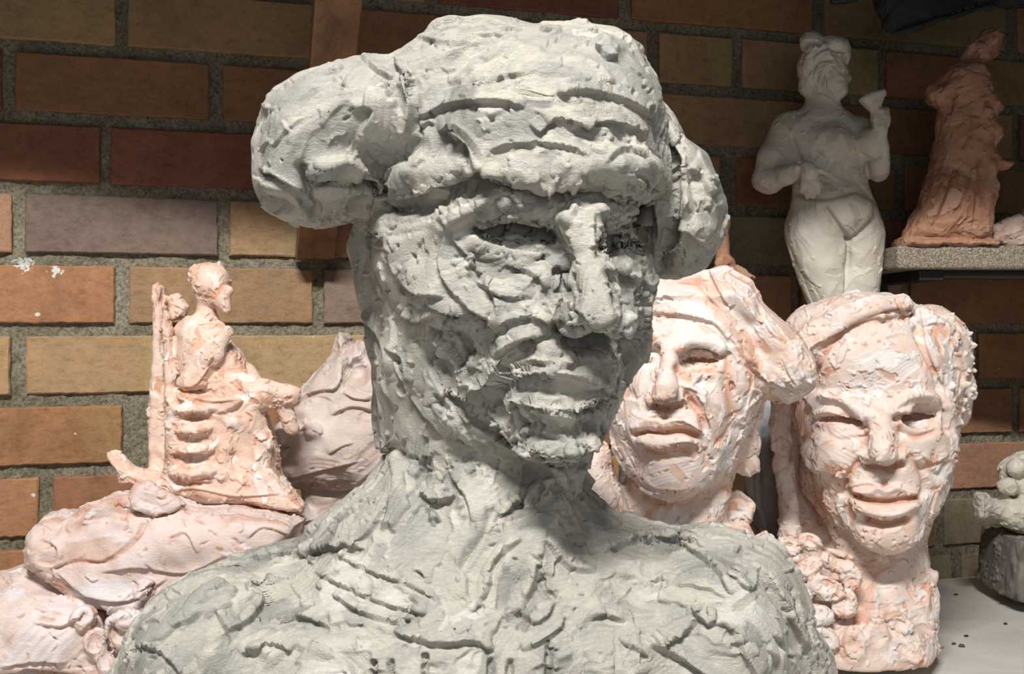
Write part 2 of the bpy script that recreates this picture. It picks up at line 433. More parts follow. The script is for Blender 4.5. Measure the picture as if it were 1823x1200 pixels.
    def cracks(s, n, length, r, amt, flow=None, where=None, jit=0.7):
        """random short narrow cracks"""
        rg = s.rng; ok = s.face > 0.15
        if where is not None: ok &= where(s)
        cand = np.nonzero(ok)[0]
        for q in range(n if len(cand) else 0):
            c = cand[rg.integers(len(cand))]; u, v = s.pu[c], s.pv[c]
            a = rg.normal()*jit+(math.radians(-flow(u, v)) if flow else rg.random()*6.28); pts = [(u, v)]; st = length*(0.4+rg.random())/3
            for k in range(3):
                a += rg.normal()*0.6; u += math.cos(a)*st; v += math.sin(a)*st; pts.append((u, v))
            s.push(pts, r*(0.7+0.6*rg.random()), -amt*(0.5+rg.random()), wmax=s.V[c, 1]+50, taper=0.3)
    def noise(s, amp, scale, seed=3, oct=3):
        rg = np.random.default_rng(seed); out = np.zeros(len(s.V)); a = 1.0; f = 1.0/scale
        for o in range(oct):
            for k in range(5):
                dv = rg.normal(size=3); dv /= np.linalg.norm(dv); ph = rg.random()*6.28
                dw = rg.normal(size=3); dw /= np.linalg.norm(dw)
                out += a/3*np.sin(s.V @ dv*f*6.28+ph+1.3*np.sin(s.V @ dw*f*4.1+ph*2))
            a *= 0.5; f *= 2.03
        s.h += out*amp
    def build(s, name, D, mat, parts=None):
        """one mesh, or an Empty with one mesh per part; parts = [(name, mask)], first match wins, the last has mask None"""
        sc = D/F; W = s.V*sc+np.array([0, D, 0])
        base = np.array([(W[:, 0].min()+W[:, 0].max())/2, D, W[:, 2].min()])
        print('SCULPT', name, len(W), 'z', W[:, 2].min(), 'y', W[:, 1].min(), W[:, 1].max())
        root = None
        if parts:
            root = bpy.data.objects.new(name, None); COL.objects.link(root); root.location = base; root.empty_display_size = 0.05
            fid = np.full(len(s.Q), len(parts)-1)
            for k in range(len(parts)-2, -1, -1):
                m = smooth(parts[k][1](s).astype(float), s.E, 4, 0.7) > 0.5
                fid[m[s.Q[:, 0]]] = k
        for k, (pn, _) in enumerate(parts or [(name, None)]):
            Q = s.Q if not parts else s.Q[fid == k]
            if len(Q) == 0: continue
            use = np.unique(Q); mp = np.zeros(len(W), np.int32); mp[use] = np.arange(len(use))
            me = raw_mesh(pn, W[use]-base, mp[Q]); me.shade_smooth()
            if parts: me.normals_split_custom_set_from_vertices(s.N[use].tolist())
            at = me.attributes.new('tone', 'FLOAT', 'POINT'); at.data.foreach_set('value', s.tone[use].astype(np.float32))
            me.materials.append(mat)
            o = bpy.data.objects.new(pn, me); COL.objects.link(o)
            if root is not None: o.parent = root
            else: o.location = base; root = o
        return root

def above(pts):
    """mask: what lies above a line drawn through image points"""
    x = [p[0] for p in pts]; y = [p[1] for p in pts]
    return lambda q: q.pv < np.interp(q.pu, x, y)
def tag(o, label, cat, group=None):
    o['label'] = label; o['category'] = cat
    if group: o['group'] = group
    return o
def flowfield(ctrl):
    C_ = np.array(ctrl, float)
    def fn(u, v):
        d = (C_[:, 0]-u)**2+(C_[:, 1]-v)**2; w = 1/(d+900)**1.5
        a = np.radians(C_[:, 2])*2; return math.degrees(math.atan2((w*np.sin(a)).sum(), (w*np.cos(a)).sum())/2)
    return fn
# ------------------------------------------------------------------ wall, table
def splash(nt, v, c):
    """white paint splashed on the wall at the left"""
    L = nt.links; out = None
    for (u, q, sx) in ((45, 470, 0.026), (100, 484, 0.018), (68, 560, 0.007), (60, 880, 0.006)):
        y = wall_y(u); s = wall_s(u); z = (HY-q)*y/F
        mp = nt.nodes.new('ShaderNodeMapping'); mp.inputs['Location'].default_value = (-s/sx, 0, -z/(sx*0.75)); mp.inputs['Scale'].default_value = (1/sx, 0, 1/(sx*0.75)); L.new(v, mp.inputs[0])
        ln = nt.nodes.new('ShaderNodeVectorMath'); ln.operation = 'LENGTH'; L.new(mp.outputs[0], ln.inputs[0])
        n1 = noise(nt, v, 190, 5, 0.7); a = N(nt, 'ShaderNodeMath', _operation='MULTIPLY_ADD'); a.inputs[1].default_value = 0.42; L.new(ln.outputs['Value'], a.inputs[0]); L.new(n1, a.inputs[2])
        g = N(nt, 'ShaderNodeMath', _operation='LESS_THAN'); g.inputs[1].default_value = 0.62; L.new(a.outputs[0], g.inputs[0])
        c = mixc(nt, c, (0.62, 0.61, 0.57), g.outputs[0])
    return c
def brick_material():
    m, nt, b = nm('brick'); L = nt.links
    v = coords(nt)
    at = nt.nodes.new('ShaderNodeAttribute'); at.attribute_name = 'tint'
    n1 = noise(nt, v, 9, 5, 0.6, 0.8); n2 = noise(nt, v, 90, 6, 0.7); n3 = noise(nt, v, 420, 3, 0.6)
    r1 = ramp(nt, [(0.3, (0.70, 0.66, 0.66)), (0.5, (0.95, 0.95, 0.95)), (0.72, (1.15, 1.08, 0.97))]); L.new(n1, r1.inputs[0])
    r2 = ramp(nt, [(0.25, (0.72, 0.7, 0.68)), (0.55, (1, 1, 1)), (0.8, (1.15, 1.12, 1.1))]); L.new(n2, r2.inputs[0])
    c = mixc(nt, at.outputs['Color'], r1.outputs[0], 0.75, 'MULTIPLY'); c = mixc(nt, c, r2.outputs[0], 0.8, 'MULTIPLY')
    # dark pits and pale specks
    r3 = ramp(nt, [(0.27, (0.35, 0.33, 0.3)), (0.34, (1, 1, 1))]); L.new(n3, r3.inputs[0]); c = mixc(nt, c, r3.outputs[0], 0.7, 'MULTIPLY')
    vo = N(nt, 'ShaderNodeTexVoronoi', Scale=34.0); L.new(v, vo.inputs['Vector'])
    r4 = ramp(nt, [(0.03, (1, 1, 1)), (0.055, (0, 0, 0))]); L.new(vo.outputs['Distance'], r4.inputs[0])
    n5 = noise(nt, v, 30, 2); g = N(nt, 'ShaderNodeMath', _operation='GREATER_THAN'); g.inputs[1].default_value = 0.60; L.new(n5, g.inputs[0])
    mm = N(nt, 'ShaderNodeMath', _operation='MULTIPLY'); L.new(r4.outputs[0], mm.inputs[0]); L.new(g.outputs[0], mm.inputs[1])
    n6 = noise(nt, coords(nt, (1, 1, 2.5)), 70, 9, 0.85, 0.2); r6 = ramp(nt, [(0.50, (1.04, 1.03, 1.0)), (0.68, (0.55, 0.5, 0.42))]); L.new(n6, r6.inputs[0]); c = mixc(nt, c, r6.outputs[0], 0.8, 'MULTIPLY')
    c = mixc(nt, c, (0.62, 0.58, 0.5), mm.outputs[0]); c = splash(nt, v, c)
    L.new(c, b.inputs['Base Color']); b.inputs['Roughness'].default_value = 0.9; b.inputs['Specular IOR Level'].default_value = 0.2
    s = N(nt, 'ShaderNodeMath', _operation='MULTIPLY_ADD'); s.inputs[1].default_value = 0.4; L.new(n3, s.inputs[0]); L.new(n2, s.inputs[2])
    bump(nt, b, s.outputs[0], 0.5, 0.0025); return m
def mortar_material():
    m, nt, b = nm('mortar'); L = nt.links; v = coords(nt)
    n1 = noise(nt, v, 14, 5, 0.65, 0.5); n2 = noise(nt, v, 260, 5, 0.75)
    r = ramp(nt, [(0.3, (0.15, 0.13, 0.088)), (0.5, (0.245, 0.215, 0.15)), (0.7, (0.34, 0.31, 0.235))]); L.new(n1, r.inputs[0])
    r2 = ramp(nt, [(0.36, (0.30, 0.29, 0.26)), (0.5, (1, 1, 1)), (0.68, (1.6, 1.55, 1.45))]); L.new(n2, r2.inputs[0])
    c = mixc(nt, r.outputs[0], r2.outputs[0], 0.85, 'MULTIPLY'); c = splash(nt, v, c); L.new(c, b.inputs['Base Color'])
    b.inputs['Roughness'].default_value = 0.95; bump(nt, b, n2, 0.9, 0.004); return m

# brick courses: (index from the course just above the horizon joint, joints as image columns, tints)
OR = (0.385, 0.195, 0.105); RD = (0.27, 0.115, 0.075); YE = (0.43, 0.295, 0.165); OL = (0.40, 0.255, 0.145); PU = (0.22, 0.165, 0.14); PK = (0.42, 0.235, 0.15); GR = (0.30, 0.25, 0.17); BR = (0.31, 0.165, 0.09)
COURSES = {
    4: [(-160, 205, YE), (228, 560, OL), (585, 900, BR), (925, 1150, OL), (1172, 1300, OL), (1318, 1558, OL), (1575, 1840, BR)],
    3: [(-350, 4, BR), (28, 372, BR), (398, 720, BR), (740, 1150, BR), (1172, 1475, OL), (1492, 1662, BR), (1680, 1795, OL), (1812, 2000, BR)],
    2: [(-200, 180, RD), (198, 500, RD), (520, 860, RD), (880, 1165, BR), (1188, 1278, BR), (1310, 1590, BR), (1608, 1900, BR)],
    1: [(-300, 22, PK), (46, 388, PU), (408, 536, YE), (560, 870, PK), (890, 1180, OR), (1200, 1490, GR), (1508, 1800, BR), (1818, 2000, BR)],
    0: [(-140, 205, OR), (230, 556, OL), (576, 900, PU), (920, 1190, OR), (1204, 1298, PK), (1316, 1405, PK), (1424, 1600, PK), (1618, 1900, BR)],
    -1: [(-300, 20, OL), (48, 380, YE), (402, 740, YE), (762, 1080, OR), (1100, 1330, OR), (1348, 1432, GR), (1450, 1720, BR), (1738, 2000, BR)],
    -2: [(-110, 218, OR), (266, 600, OR), (622, 950, OR), (970, 1250, OR), (1270, 1560, OR), (1580, 1795, BR), (1812, 2000, BR)],
    -3: [(-260, 70, OR), (96, 420, OR), (442, 780, YE), (800, 1100, OR), (1120, 1400, OR), (1420, 1660, OR), (1680, 1860, PK)],
    -4: [(-100, 220, OR), (240, 560, BR), (600, 900, OR), (920, 1200, BR), (1220, 1500, OR), (1520, 1660, BR), (1678, 1900, GR)],
    -5: [(-200, 100, BR), (120, 450, OR), (470, 800, OR), (820, 1100, OR), (1120, 1400, OR), (1420, 1690, GR), (1708, 1960, GR)],
}
def build_wall():
    rg = np.random.default_rng(5); V = []; Fc = []; Mi = []; Ti = []
    S0, S1 = wall_s(-420), wall_s(2250)
    def quad(ps, mi, tint):
        n = len(V); V.extend(ps); Fc.append(tuple(range(n, n+4))); Mi.append(mi); Ti.append(tint)
    # mortar bed, lightly uneven
    nx, nz = 260, 110; z0, z1 = TABLE_Z-0.15, 0.75
    grid = {}
    off = np.zeros((nx+1, nz+1))
    for i in range(nx+1):
        for j in range(nz+1):
            s = S0+(S1-S0)*i/nx; z = z0+(z1-z0)*j/nz
            o = 0.0017*math.sin(s*61+z*13)*math.sin(z*47+s*9)+rg.normal()*0.0009
            x, y = wall_pt(s, o); grid[i, j] = len(V); V.append((x, y, z))
    for i in range(nx):
        for j in range(nz):
            Fc.append((grid[i, j], grid[i+1, j], grid[i+1, j+1], grid[i, j+1])); Mi.append(1); Ti.append((0.3, 0.3, 0.3))
    a_, b_ = wall_pt(S0), wall_pt(S1); n = len(V)
    V.extend([(a_[0], a_[1], -1.12), (b_[0], b_[1], -1.12), (b_[0], b_[1], z0), (a_[0], a_[1], z0)]); Fc.append((n, n+1, n+2, n+3)); Mi.append(1); Ti.append((0.3, 0.3, 0.3))
    # bricks: rounded boxes with uneven edges standing a little proud
    for ci in range(-6, 10):
        row = COURSES.get(ci)
        zt = -0.008+0.0755*(ci+1)-0.0068; zb = -0.008+0.0755*ci+0.0068
        if row is None:
            row = []; s = -420+(ci % 2)*170
            while s < 2200: row.append((s, s+320, [OL, BR, OR, RD, YE][rg.integers(5)])); s += 343
        else:
            row = list(row); l = row[0][0]-22; k = 0
            while l > -420: row.insert(0, (l-320, l, [OR, OL, BR][k % 3])); l -= 342; k += 1
            r_ = row[-1][1]+18; k = 0
            while r_ < 2150: row.append((r_, r_+250, [BR, OL, GR][k % 3])); r_ += 270; k += 1
        for (a, b, tint) in row:
            sa, sb = wall_s(a), wall_s(b); pr = 0.0062+rg.normal()*0.0011; tl = rg.normal()*0.0007
            nu, nv = max(6, int((sb-sa)/0.006)), 10
            br_ = 1+rg.normal()*0.09; t2 = tuple(max(0.02, c*br_*(1+rg.normal()*0.015)*0.9) for c in tint); two = rg.random() < 0.35
            alt = tuple(c*f for c, f in zip(t2, (1.02, 1.18, 1.1))); cut = rg.uniform(0.35, 0.75)
            e1 = [rg.normal()*0.0003 for _ in range(nu+1)]; e2 = [rg.normal()*0.0003 for _ in range(nu+1)]
            idx = {}
            # rings: inner face grid with bevel rows at the rim
            us = [0, 0.0, 0.0016]+[0.0016+(sb-sa-0.0032)*k/(nu-2) for k in range(1, nu-2)]+[sb-sa-0.0016, sb-sa, sb-sa]
            hz = zt-zb; vs = [0, 0, 0.0016]+[0.0016+(hz-0.0032)*k/(nv-2) for k in range(1, nv-2)]+[hz-0.0016, hz, hz]
            for i, u in enumerate(us):
                for j, v in enumerate(vs):
                    rim_i = i in (0, len(us)-1); rim_j = j in (0, len(vs)-1)
                    edge = i in (1, len(us)-2) or j in (1, len(vs)-2)
                    o = -0.004 if (rim_i or rim_j) else (pr-0.0018 if edge else pr+tl*(u/(sb-sa)-0.5)*2)
                    kk = min(i, nu); zz = zb+v+(e1[kk] if j < 3 else 0)+(e2[kk] if j > len(vs)-4 else 0)
                    x, y = wall_pt(sa+u+(rg.normal()*0.0004 if (i < 3 or i > len(us)-4) else 0), o)
                    idx[i, j] = len(V); V.append((x, y, zz))
            for i in range(len(us)-1):
                for j in range(len(vs)-1):
                    Fc.append((idx[i, j], idx[i+1, j], idx[i+1, j+1], idx[i, j+1])); Mi.append(0)
                    f = us[i]/(sb-sa)
                    Ti.append(tuple(p*(1-w)+q*w for p, q, w in zip(t2, alt, [min(max((f-cut)/0.15, 0), 1)]*3)) if two else t2)
    me = bpy.data.meshes.new('wall_back'); me.from_pydata(V, [], Fc)
    me.polygons.foreach_set('material_index', Mi)
    at = me.color_attributes.new('tint', 'FLOAT_COLOR', 'CORNER')
    buf = np.ones((len(me.loops), 4), np.float32); buf[:, :3] = np.repeat(np.array(Ti, np.float32), 4, 0); at.data.foreach_set('color', buf.ravel())
    me.materials.append(brick_material()); me.materials.append(mortar_material())
    o = bpy.data.objects.new('wall_back', me); COL.objects.link(o); o['kind'] = 'structure'
    # the object's own axes follow the wall
    R = Matrix.Rotation(math.atan2(WDIR[1], WDIR[0]), 4, 'Z'); T = Matrix.Translation((float(_a[0]), float(_a[1]), 0)) @ R
    me.transform(T.inverted()); o.matrix_world = T
    # unseen panel added past the right edge of the picture to block light
    p, q = wall_pt(wall_s(1905), 0.012), wall_pt(wall_s(1905), 0.9); d = (WDIR[0]*0.05, WDIR[1]*0.05)
    P = [q, (q[0]+d[0], q[1]+d[1]), (p[0]+d[0], p[1]+d[1]), p]; V = [(x, y, z) for z in (TABLE_Z+0.002, 0.46) for x, y in P]
    w = mesh_obj('light_blocker_right', V, [(0, 3, 2, 1), (4, 5, 6, 7), (0, 1, 5, 4), (1, 2, 6, 5), (2, 3, 7, 6), (3, 0, 4, 7)], simple_mat('dark_blocker', (0.10, 0.08, 0.06), 0.9))
    w['kind'] = 'structure'
    V, Fc = boxv(-1.6, 1.9, -1.2, 2.0, -1.16, -1.12); fl = mesh_obj('floor', V, Fc, simple_mat('concrete_floor', (0.2, 0.19, 0.17), 0.9)); fl['kind'] = 'structure'

def simple_mat(name, col, rough=0.7, spec=0.3, var=0.25, sc=8, bstr=0.3, bsc=120, stretch=(1, 1, 1), metal=0.0, bd=0.002):
    m, nt, b = nm(name); L = nt.links; v = coords(nt, stretch)
    n1 = noise(nt, v, sc, 6, 0.65, 0.5)
    r = ramp(nt, [(0.25, tuple(c*(1-var) for c in col)), (0.5, col), (0.78, tuple(min(1, c*(1+var)) for c in col))]); L.new(n1, r.inputs[0])
    L.new(r.outputs[0], b.inputs['Base Color']); b.inputs['Roughness'].default_value = rough
    b.inputs['Specular IOR Level'].default_value = spec; b.inputs['Metallic'].default_value = metal
    n2 = noise(nt, v, bsc, 5, 0.7); bump(nt, b, n2, bstr, bd); return m

def mesh_obj(name, V, Fc, mat, parent=None, loc=(0, 0, 0), smooth_=False, bevel=0.0, seg=2):
    me = bpy.data.meshes.new(name); me.from_pydata([tuple(v) for v in V], [], Fc)
    bm = bmesh.new(); bm.from_mesh(me); bmesh.ops.recalc_face_normals(bm, faces=bm.faces)
    if bevel: bmesh.ops.bevel(bm, geom=list(bm.edges), offset=bevel, segments=seg, affect='EDGES', profile=0.5)
    bm.to_mesh(me); bm.free()
    if smooth_: me.shade_smooth()
    me.materials.append(mat); o = bpy.data.objects.new(name, me); COL.objects.link(o); o.location = loc
    if parent is not None: o.parent = parent; o.location = (0, 0, 0)
    return o
def boxv(x0, x1, y0, y1, z0, z1):
    V = [(x, y, z) for z in (z0, z1) for x, y in ((x0, y0), (x1, y0), (x1, y1), (x0, y1))]
    return V, [(0, 3, 2, 1), (4, 5, 6, 7), (0, 1, 5, 4), (1, 2, 6, 5), (2, 3, 7, 6), (3, 0, 4, 7)]
def box(name, b, mat, parent=None, bevel=0.002, rot=None, loc=None):
    V, Fc = boxv(*b)
    if rot is not None:
        R = Matrix.Rotation(rot, 3, 'Z'); V = [tuple(R @ Vector(v)+Vector(loc or (0, 0, 0))) for v in V]
    return mesh_obj(name, V, Fc, mat, parent, bevel=bevel)
WANG = math.atan2(WDIR[1], WDIR[0])
M_DARKWOOD = simple_mat('dark_wood', (0.045, 0.032, 0.022), 0.7, 0.3, 0.4, 12, 0.4, 90, (1, 1, 6))
M_BRACE = simple_mat('stained_wood', (0.16, 0.075, 0.035), 0.4, 0.5, 0.6, 9, 0.5, 60, (3, 3, 0.6))
M_BLACK = simple_mat('black_metal', (0.012, 0.012, 0.013), 0.5, 0.4, 0.3)
M_CLOTH = simple_mat('black_cloth', (0.018, 0.018, 0.018), 0.7, 0.3, 0.4, 10, 0.6, 80)
M_TABLE = simple_mat('table_top', (0.60, 0.575, 0.52), 0.55, 0.35, 0.22, 7, 0.35, 160)
M_PLY = simple_mat('plain_plywood', (0.36, 0.25, 0.15), 0.7, 0.3, 0.2, 10, 0.3, 90, (1, 1, 5))
M_BLUE = clay_material('blue_grey_clay', [(0.22, 0.23, 0.24), (0.30, 0.31, 0.325), (0.38, 0.39, 0.41), (0.46, 0.46, 0.47)], 0.6, 0.3, 0.6)
def speckled():
    m, nt, b = nm('speckled_board'); v = coords(nt); n1 = noise(nt, v, 520, 3, 0.6); n2 = noise(nt, v, 60, 4)
    r = ramp(nt, [(0.30, (0.06, 0.05, 0.04)), (0.48, (0.22, 0.18, 0.13)), (0.62, (0.36, 0.31, 0.24)), (0.75, (0.6, 0.56, 0.48))]); nt.links.new(n1, r.inputs[0])
    nt.links.new(r.outputs[0], b.inputs['Base Color']); b.inputs['Roughness'].default_value = 0.85; bump(nt, b, n1, 0.7, 0.002); return m
def at_px(u, q, D): return ((u-CX)*D/F, D, (HY-q)*D/F)
def empty(name, loc):
    o = bpy.data.objects.new(name, None); COL.objects.link(o); o.location = loc; o.empty_display_size = 0.05; return o
def build_fittings():
    # overhead shelf: throws the shade over the upper wall
    s0, s1 = wall_pt(wall_s(-380), 0.012), wall_pt(wall_s(2200), 0.012); z0, z1 = 0.47, 0.495
    P = [(s0[0], s0[1]), (s0[0]-0.05, 0.665), (s1[0], 0.70), (s1[0], s1[1])]
    V = [(x, y, z) for z in (z0, z1) for x, y in P]
    o = mesh_obj('wall_shelf', V, [(0, 3, 2, 1), (4, 5, 6, 7), (0, 1, 5, 4), (1, 2, 6, 5), (2, 3, 7, 6), (3, 0, 4, 7)], M_DARKWOOD, bevel=0.002)
    tag(o, 'deep dark wooden shelf fixed to the wall above the sculptures', 'shelf')
    # slanting brace that carries it, from the wall up and outwards
    D0 = wall_y(560); a = Vector(at_px(560, 462, D0-0.022)); b = Vector(at_px(601, 0, 0.955)); d = (b-a).normalized(); b = a+d*((0.468-a.z)/d.z)
    w = Vector((WDIR[0], WDIR[1], 0)); n = d.cross(w).normalized(); hw, ht = 0.0208, 0.012
    if n.y > 0: n = -n
    V = []
    for p, cut in ((a, 1), (b, 0)):
        for su, sn in ((-1, -1), (1, -1), (1, 1), (-1, 1)):
            q = p+w*su*hw+n*sn*ht
            q = q+d*((p.z-q.z)/d.z); V.append(tuple(q))
    o = mesh_obj('shelf_brace', V, [(0, 1, 2, 3), (4, 7, 6, 5), (0, 4, 5, 1), (1, 5, 6, 2), (2, 6, 7, 3), (3, 7, 4, 0)], M_BRACE, bevel=0.0015)
    tag(o, 'stained wooden brace slanting from the brick wall up to the shelf, behind the grey beret', 'brace')
    # speckled board shelf on the right
    zt = (HY-438)*1.2/F; th = 0.0265; xl = (1598-CX)*1.19/F
    y1 = lambda x: _a[1]+(x-_a[0])*WDIR[1]/WDIR[0]-0.012
    P = [(xl, 1.19), (0.95, 1.19), (0.95, y1(0.95)), (xl, y1(xl))]; V = [(x, y, z) for z in (zt-th, zt) for x, y in P]
    o = mesh_obj('speckled_shelf', V, [(0, 3, 2, 1), (4, 5, 6, 7), (0, 1, 5, 4), (1, 2, 6, 5), (2, 3, 7, 6), (3, 0, 4, 7)], speckled(), bevel=0.004, seg=3)
    tag(o, 'speckled chipboard shelf on the right carrying the terracotta figurine', 'shelf')
    r = empty('shelf_bracket', (at_px(1632, 500, 1.25)[0], 1.30, zt-th)); r0 = Vector(r.location)
    x = r0.x; yb = y1(x)
    def part(nm_, bx, mt=M_BLACK):
        V, Fc = boxv(*bx); V = [(p[0]-r0.x, p[1]-r0.y, p[2]-r0.z) for p in V]; return mesh_obj(nm_, V, Fc, mt, r, bevel=0.0012)
    part('upright', (x-0.017, x+0.017, yb-0.018, yb+0.002, -0.06, zt-th))
    part('arm', (x-0.014, x+0.014, 1.205, yb-0.018, zt-th-0.012, zt-th))
    part('rail', (x+0.014, 0.94, 1.215, 1.235, zt-th-0.006, zt-th))
    tag(r, 'black metal bracket under the speckled shelf', 'bracket')
    # black cloth draped from the shelf above, upper right
    v = Vol(1540, 1990, -220, 80, -40, 60, 4.0)
    v.poly([(1556, -225), (1562, 20), (1570, 50), (1590, 64), (1616, 60), (1655, 48), (1700, 32), (1745, 18), (1800, 10), (1980, 6), (1990, -225)], 10, 24, 14, k=4)
    v.cone((1590, 60, -14), 5, (1740, 14, -18), 5, k=4); v.cone((1740, 14, -18), 5, (1960, 2, -14), 4, k=4)
    v.cutz(-199, 0, below=False)
    s = Sculpt(v, 1, 2, seed=77); s.noise(4, 90, 3, 2); s.commit(); s.dabs(30, 30, 0.15); s.commit()
    tag(s.build('black_cloth', 1.155, M_CLOTH), 'black cloth hanging down from the shelf in the upper right corner', 'cloth')
    v = Vol(1470, 1535, -200, 20, -20, 20, 2.5)
    v.cone((1503, -200, 0), 7, (1503, 0, 0), 7, k=3); v.cone((1484, 2, 0), 7, (1522, -2, 0), 6, k=4); v.cutz(-188, 0, below=False)
    s = Sculpt(v, 1, 1, seed=78); tag(s.build('black_hook', 1.18, M_BLACK), 'black hook hanging at the top edge above the plaster woman', 'hook')
    # table
    tp = empty('work_table', (0.1, 0.75, TABLE_Z))
    P = [(-0.95, 0.12), (1.25, 0.12), (1.25, y1(1.25)+0.004), (-0.95, y1(-0.95)+0.004)]
    V = [(x_-0.1, y_-0.75, z) for z in (-0.035, 0) for x_, y_ in P]
    mesh_obj('tabletop', V, [(0, 3, 2, 1), (4, 5, 6, 7), (0, 1, 5, 4), (1, 2, 6, 5), (2, 3, 7, 6), (3, 0, 4, 7)], M_TABLE, tp, bevel=0.003)
    for sx, sy in ((-0.9, -0.55), (1.05, -0.55), (-0.9, 0.0), (1.05, 0.65)):
        V, Fc = boxv(sx-0.03, sx+0.03, sy-0.03, sy+0.03, -1.12-TABLE_Z, -0.035); mesh_obj('leg', V, Fc, M_PLY, tp, bevel=0.003)
    tag(tp, 'grey dusty work table the sculptures stand on, bare at the lower right', 'table')
    # risers hidden behind the busts
    o = box('wooden_riser', ((1225-CX)*1.2/F, (1612-CX)*1.2/F, 1.195, 1.33, TABLE_Z, (HY-734)*1.2/F), M_PLY)
    tag(o, 'plywood riser box behind the two pink busts, under the plaster woman', 'box')
    zb = (HY-734)*1.2/F
    o = box('wooden_block', ((1262-CX)*1.22/F, (1335-CX)*1.22/F, 1.197, 1.25, zb, (HY-545)*1.22/F), M_PLY)
    tag(o, 'small wooden block carrying the little terracotta figure', 'block')
    # modelling stand under the large bust
    bt = (HY-1330)*0.565/F-0.006; t = empty('modelling_stand', (-0.02, 0.58, TABLE_Z))
    def disc(nm_, r_, z0, z1):
        n_ = 48; V = [(r_*math.cos(6.28318*k/n_), r_*math.sin(6.28318*k/n_), z) for z in (z0, z1) for k in range(n_)]
        Fc = [tuple(range(n_))[::-1], tuple(range(n_, 2*n_))]+[(k, (k+1) % n_, n_+(k+1) % n_, n_+k) for k in range(n_)]
        mesh_obj(nm_, V, Fc, M_DARKWOOD, t, bevel=0.002)
    hgt = bt-TABLE_Z; disc('base', 0.10, 0, 0.02); disc('column', 0.03, 0.02, hgt-0.018); disc('turntable', 0.16, hgt-0.018, hgt)
    tag(t, 'round dark modelling stand under the large grey bust', 'stand')
    # crumbs of dry clay on the bare table
    rg = np.random.default_rng(8)
    SP = [(1712, 1152, 4.5, 0, 'larger dark clay crumb on the bare table, furthest down of the dark ones'), (1698, 1148, 3.2, 0, 'small dark clay crumb just left of the larger dark one on the table'), (1720, 1134, 3, 1, 'brown crumb on the table just above the larger dark crumb'),
          (1664, 1141, 5, 2, "largest pink clay crumb beside the foot of the woman's bust"), (1676, 1154, 3.6, 2, "small pink clay crumb in front of the largest pink one"), (1702, 1060, 3, 0, 'lone dark crumb on the back part of the bare table'), (1790, 1112, 2.8, 1, 'brown crumb on the table in front of the rough block')]
    for i, (u, q, r_, c, lb) in enumerate(SP):
        y = -TABLE_Z*F/(q-HY); x_ = (u-CX)*y/F; rr = r_*y/F
        bm = bmesh.new(); bmesh.ops.create_icosphere(bm, subdivisions=2, radius=rr)
        for vv in bm.verts:
            k = 1+0.5*(rg.random()-0.5); vv.co = Vector((vv.co.x*k*1.3, vv.co.y*k, vv.co.z*k*0.6+rr*0.42))
        zz = min(vv.co.z for vv in bm.verts)
        for vv in bm.verts: vv.co.z -= zz
        me = bpy.data.meshes.new('clay_crumb'); bm.to_mesh(me); bm.free(); me.materials.append([M_DULL, M_DARKWOOD, M_PINK][c])
        o = bpy.data.objects.new('clay_crumb', me); COL.objects.link(o); o.location = (x_, y, TABLE_Z)
        o['label'] = lb; o['category'] = 'crumb'; o['group'] = 'clay crumbs on the table'
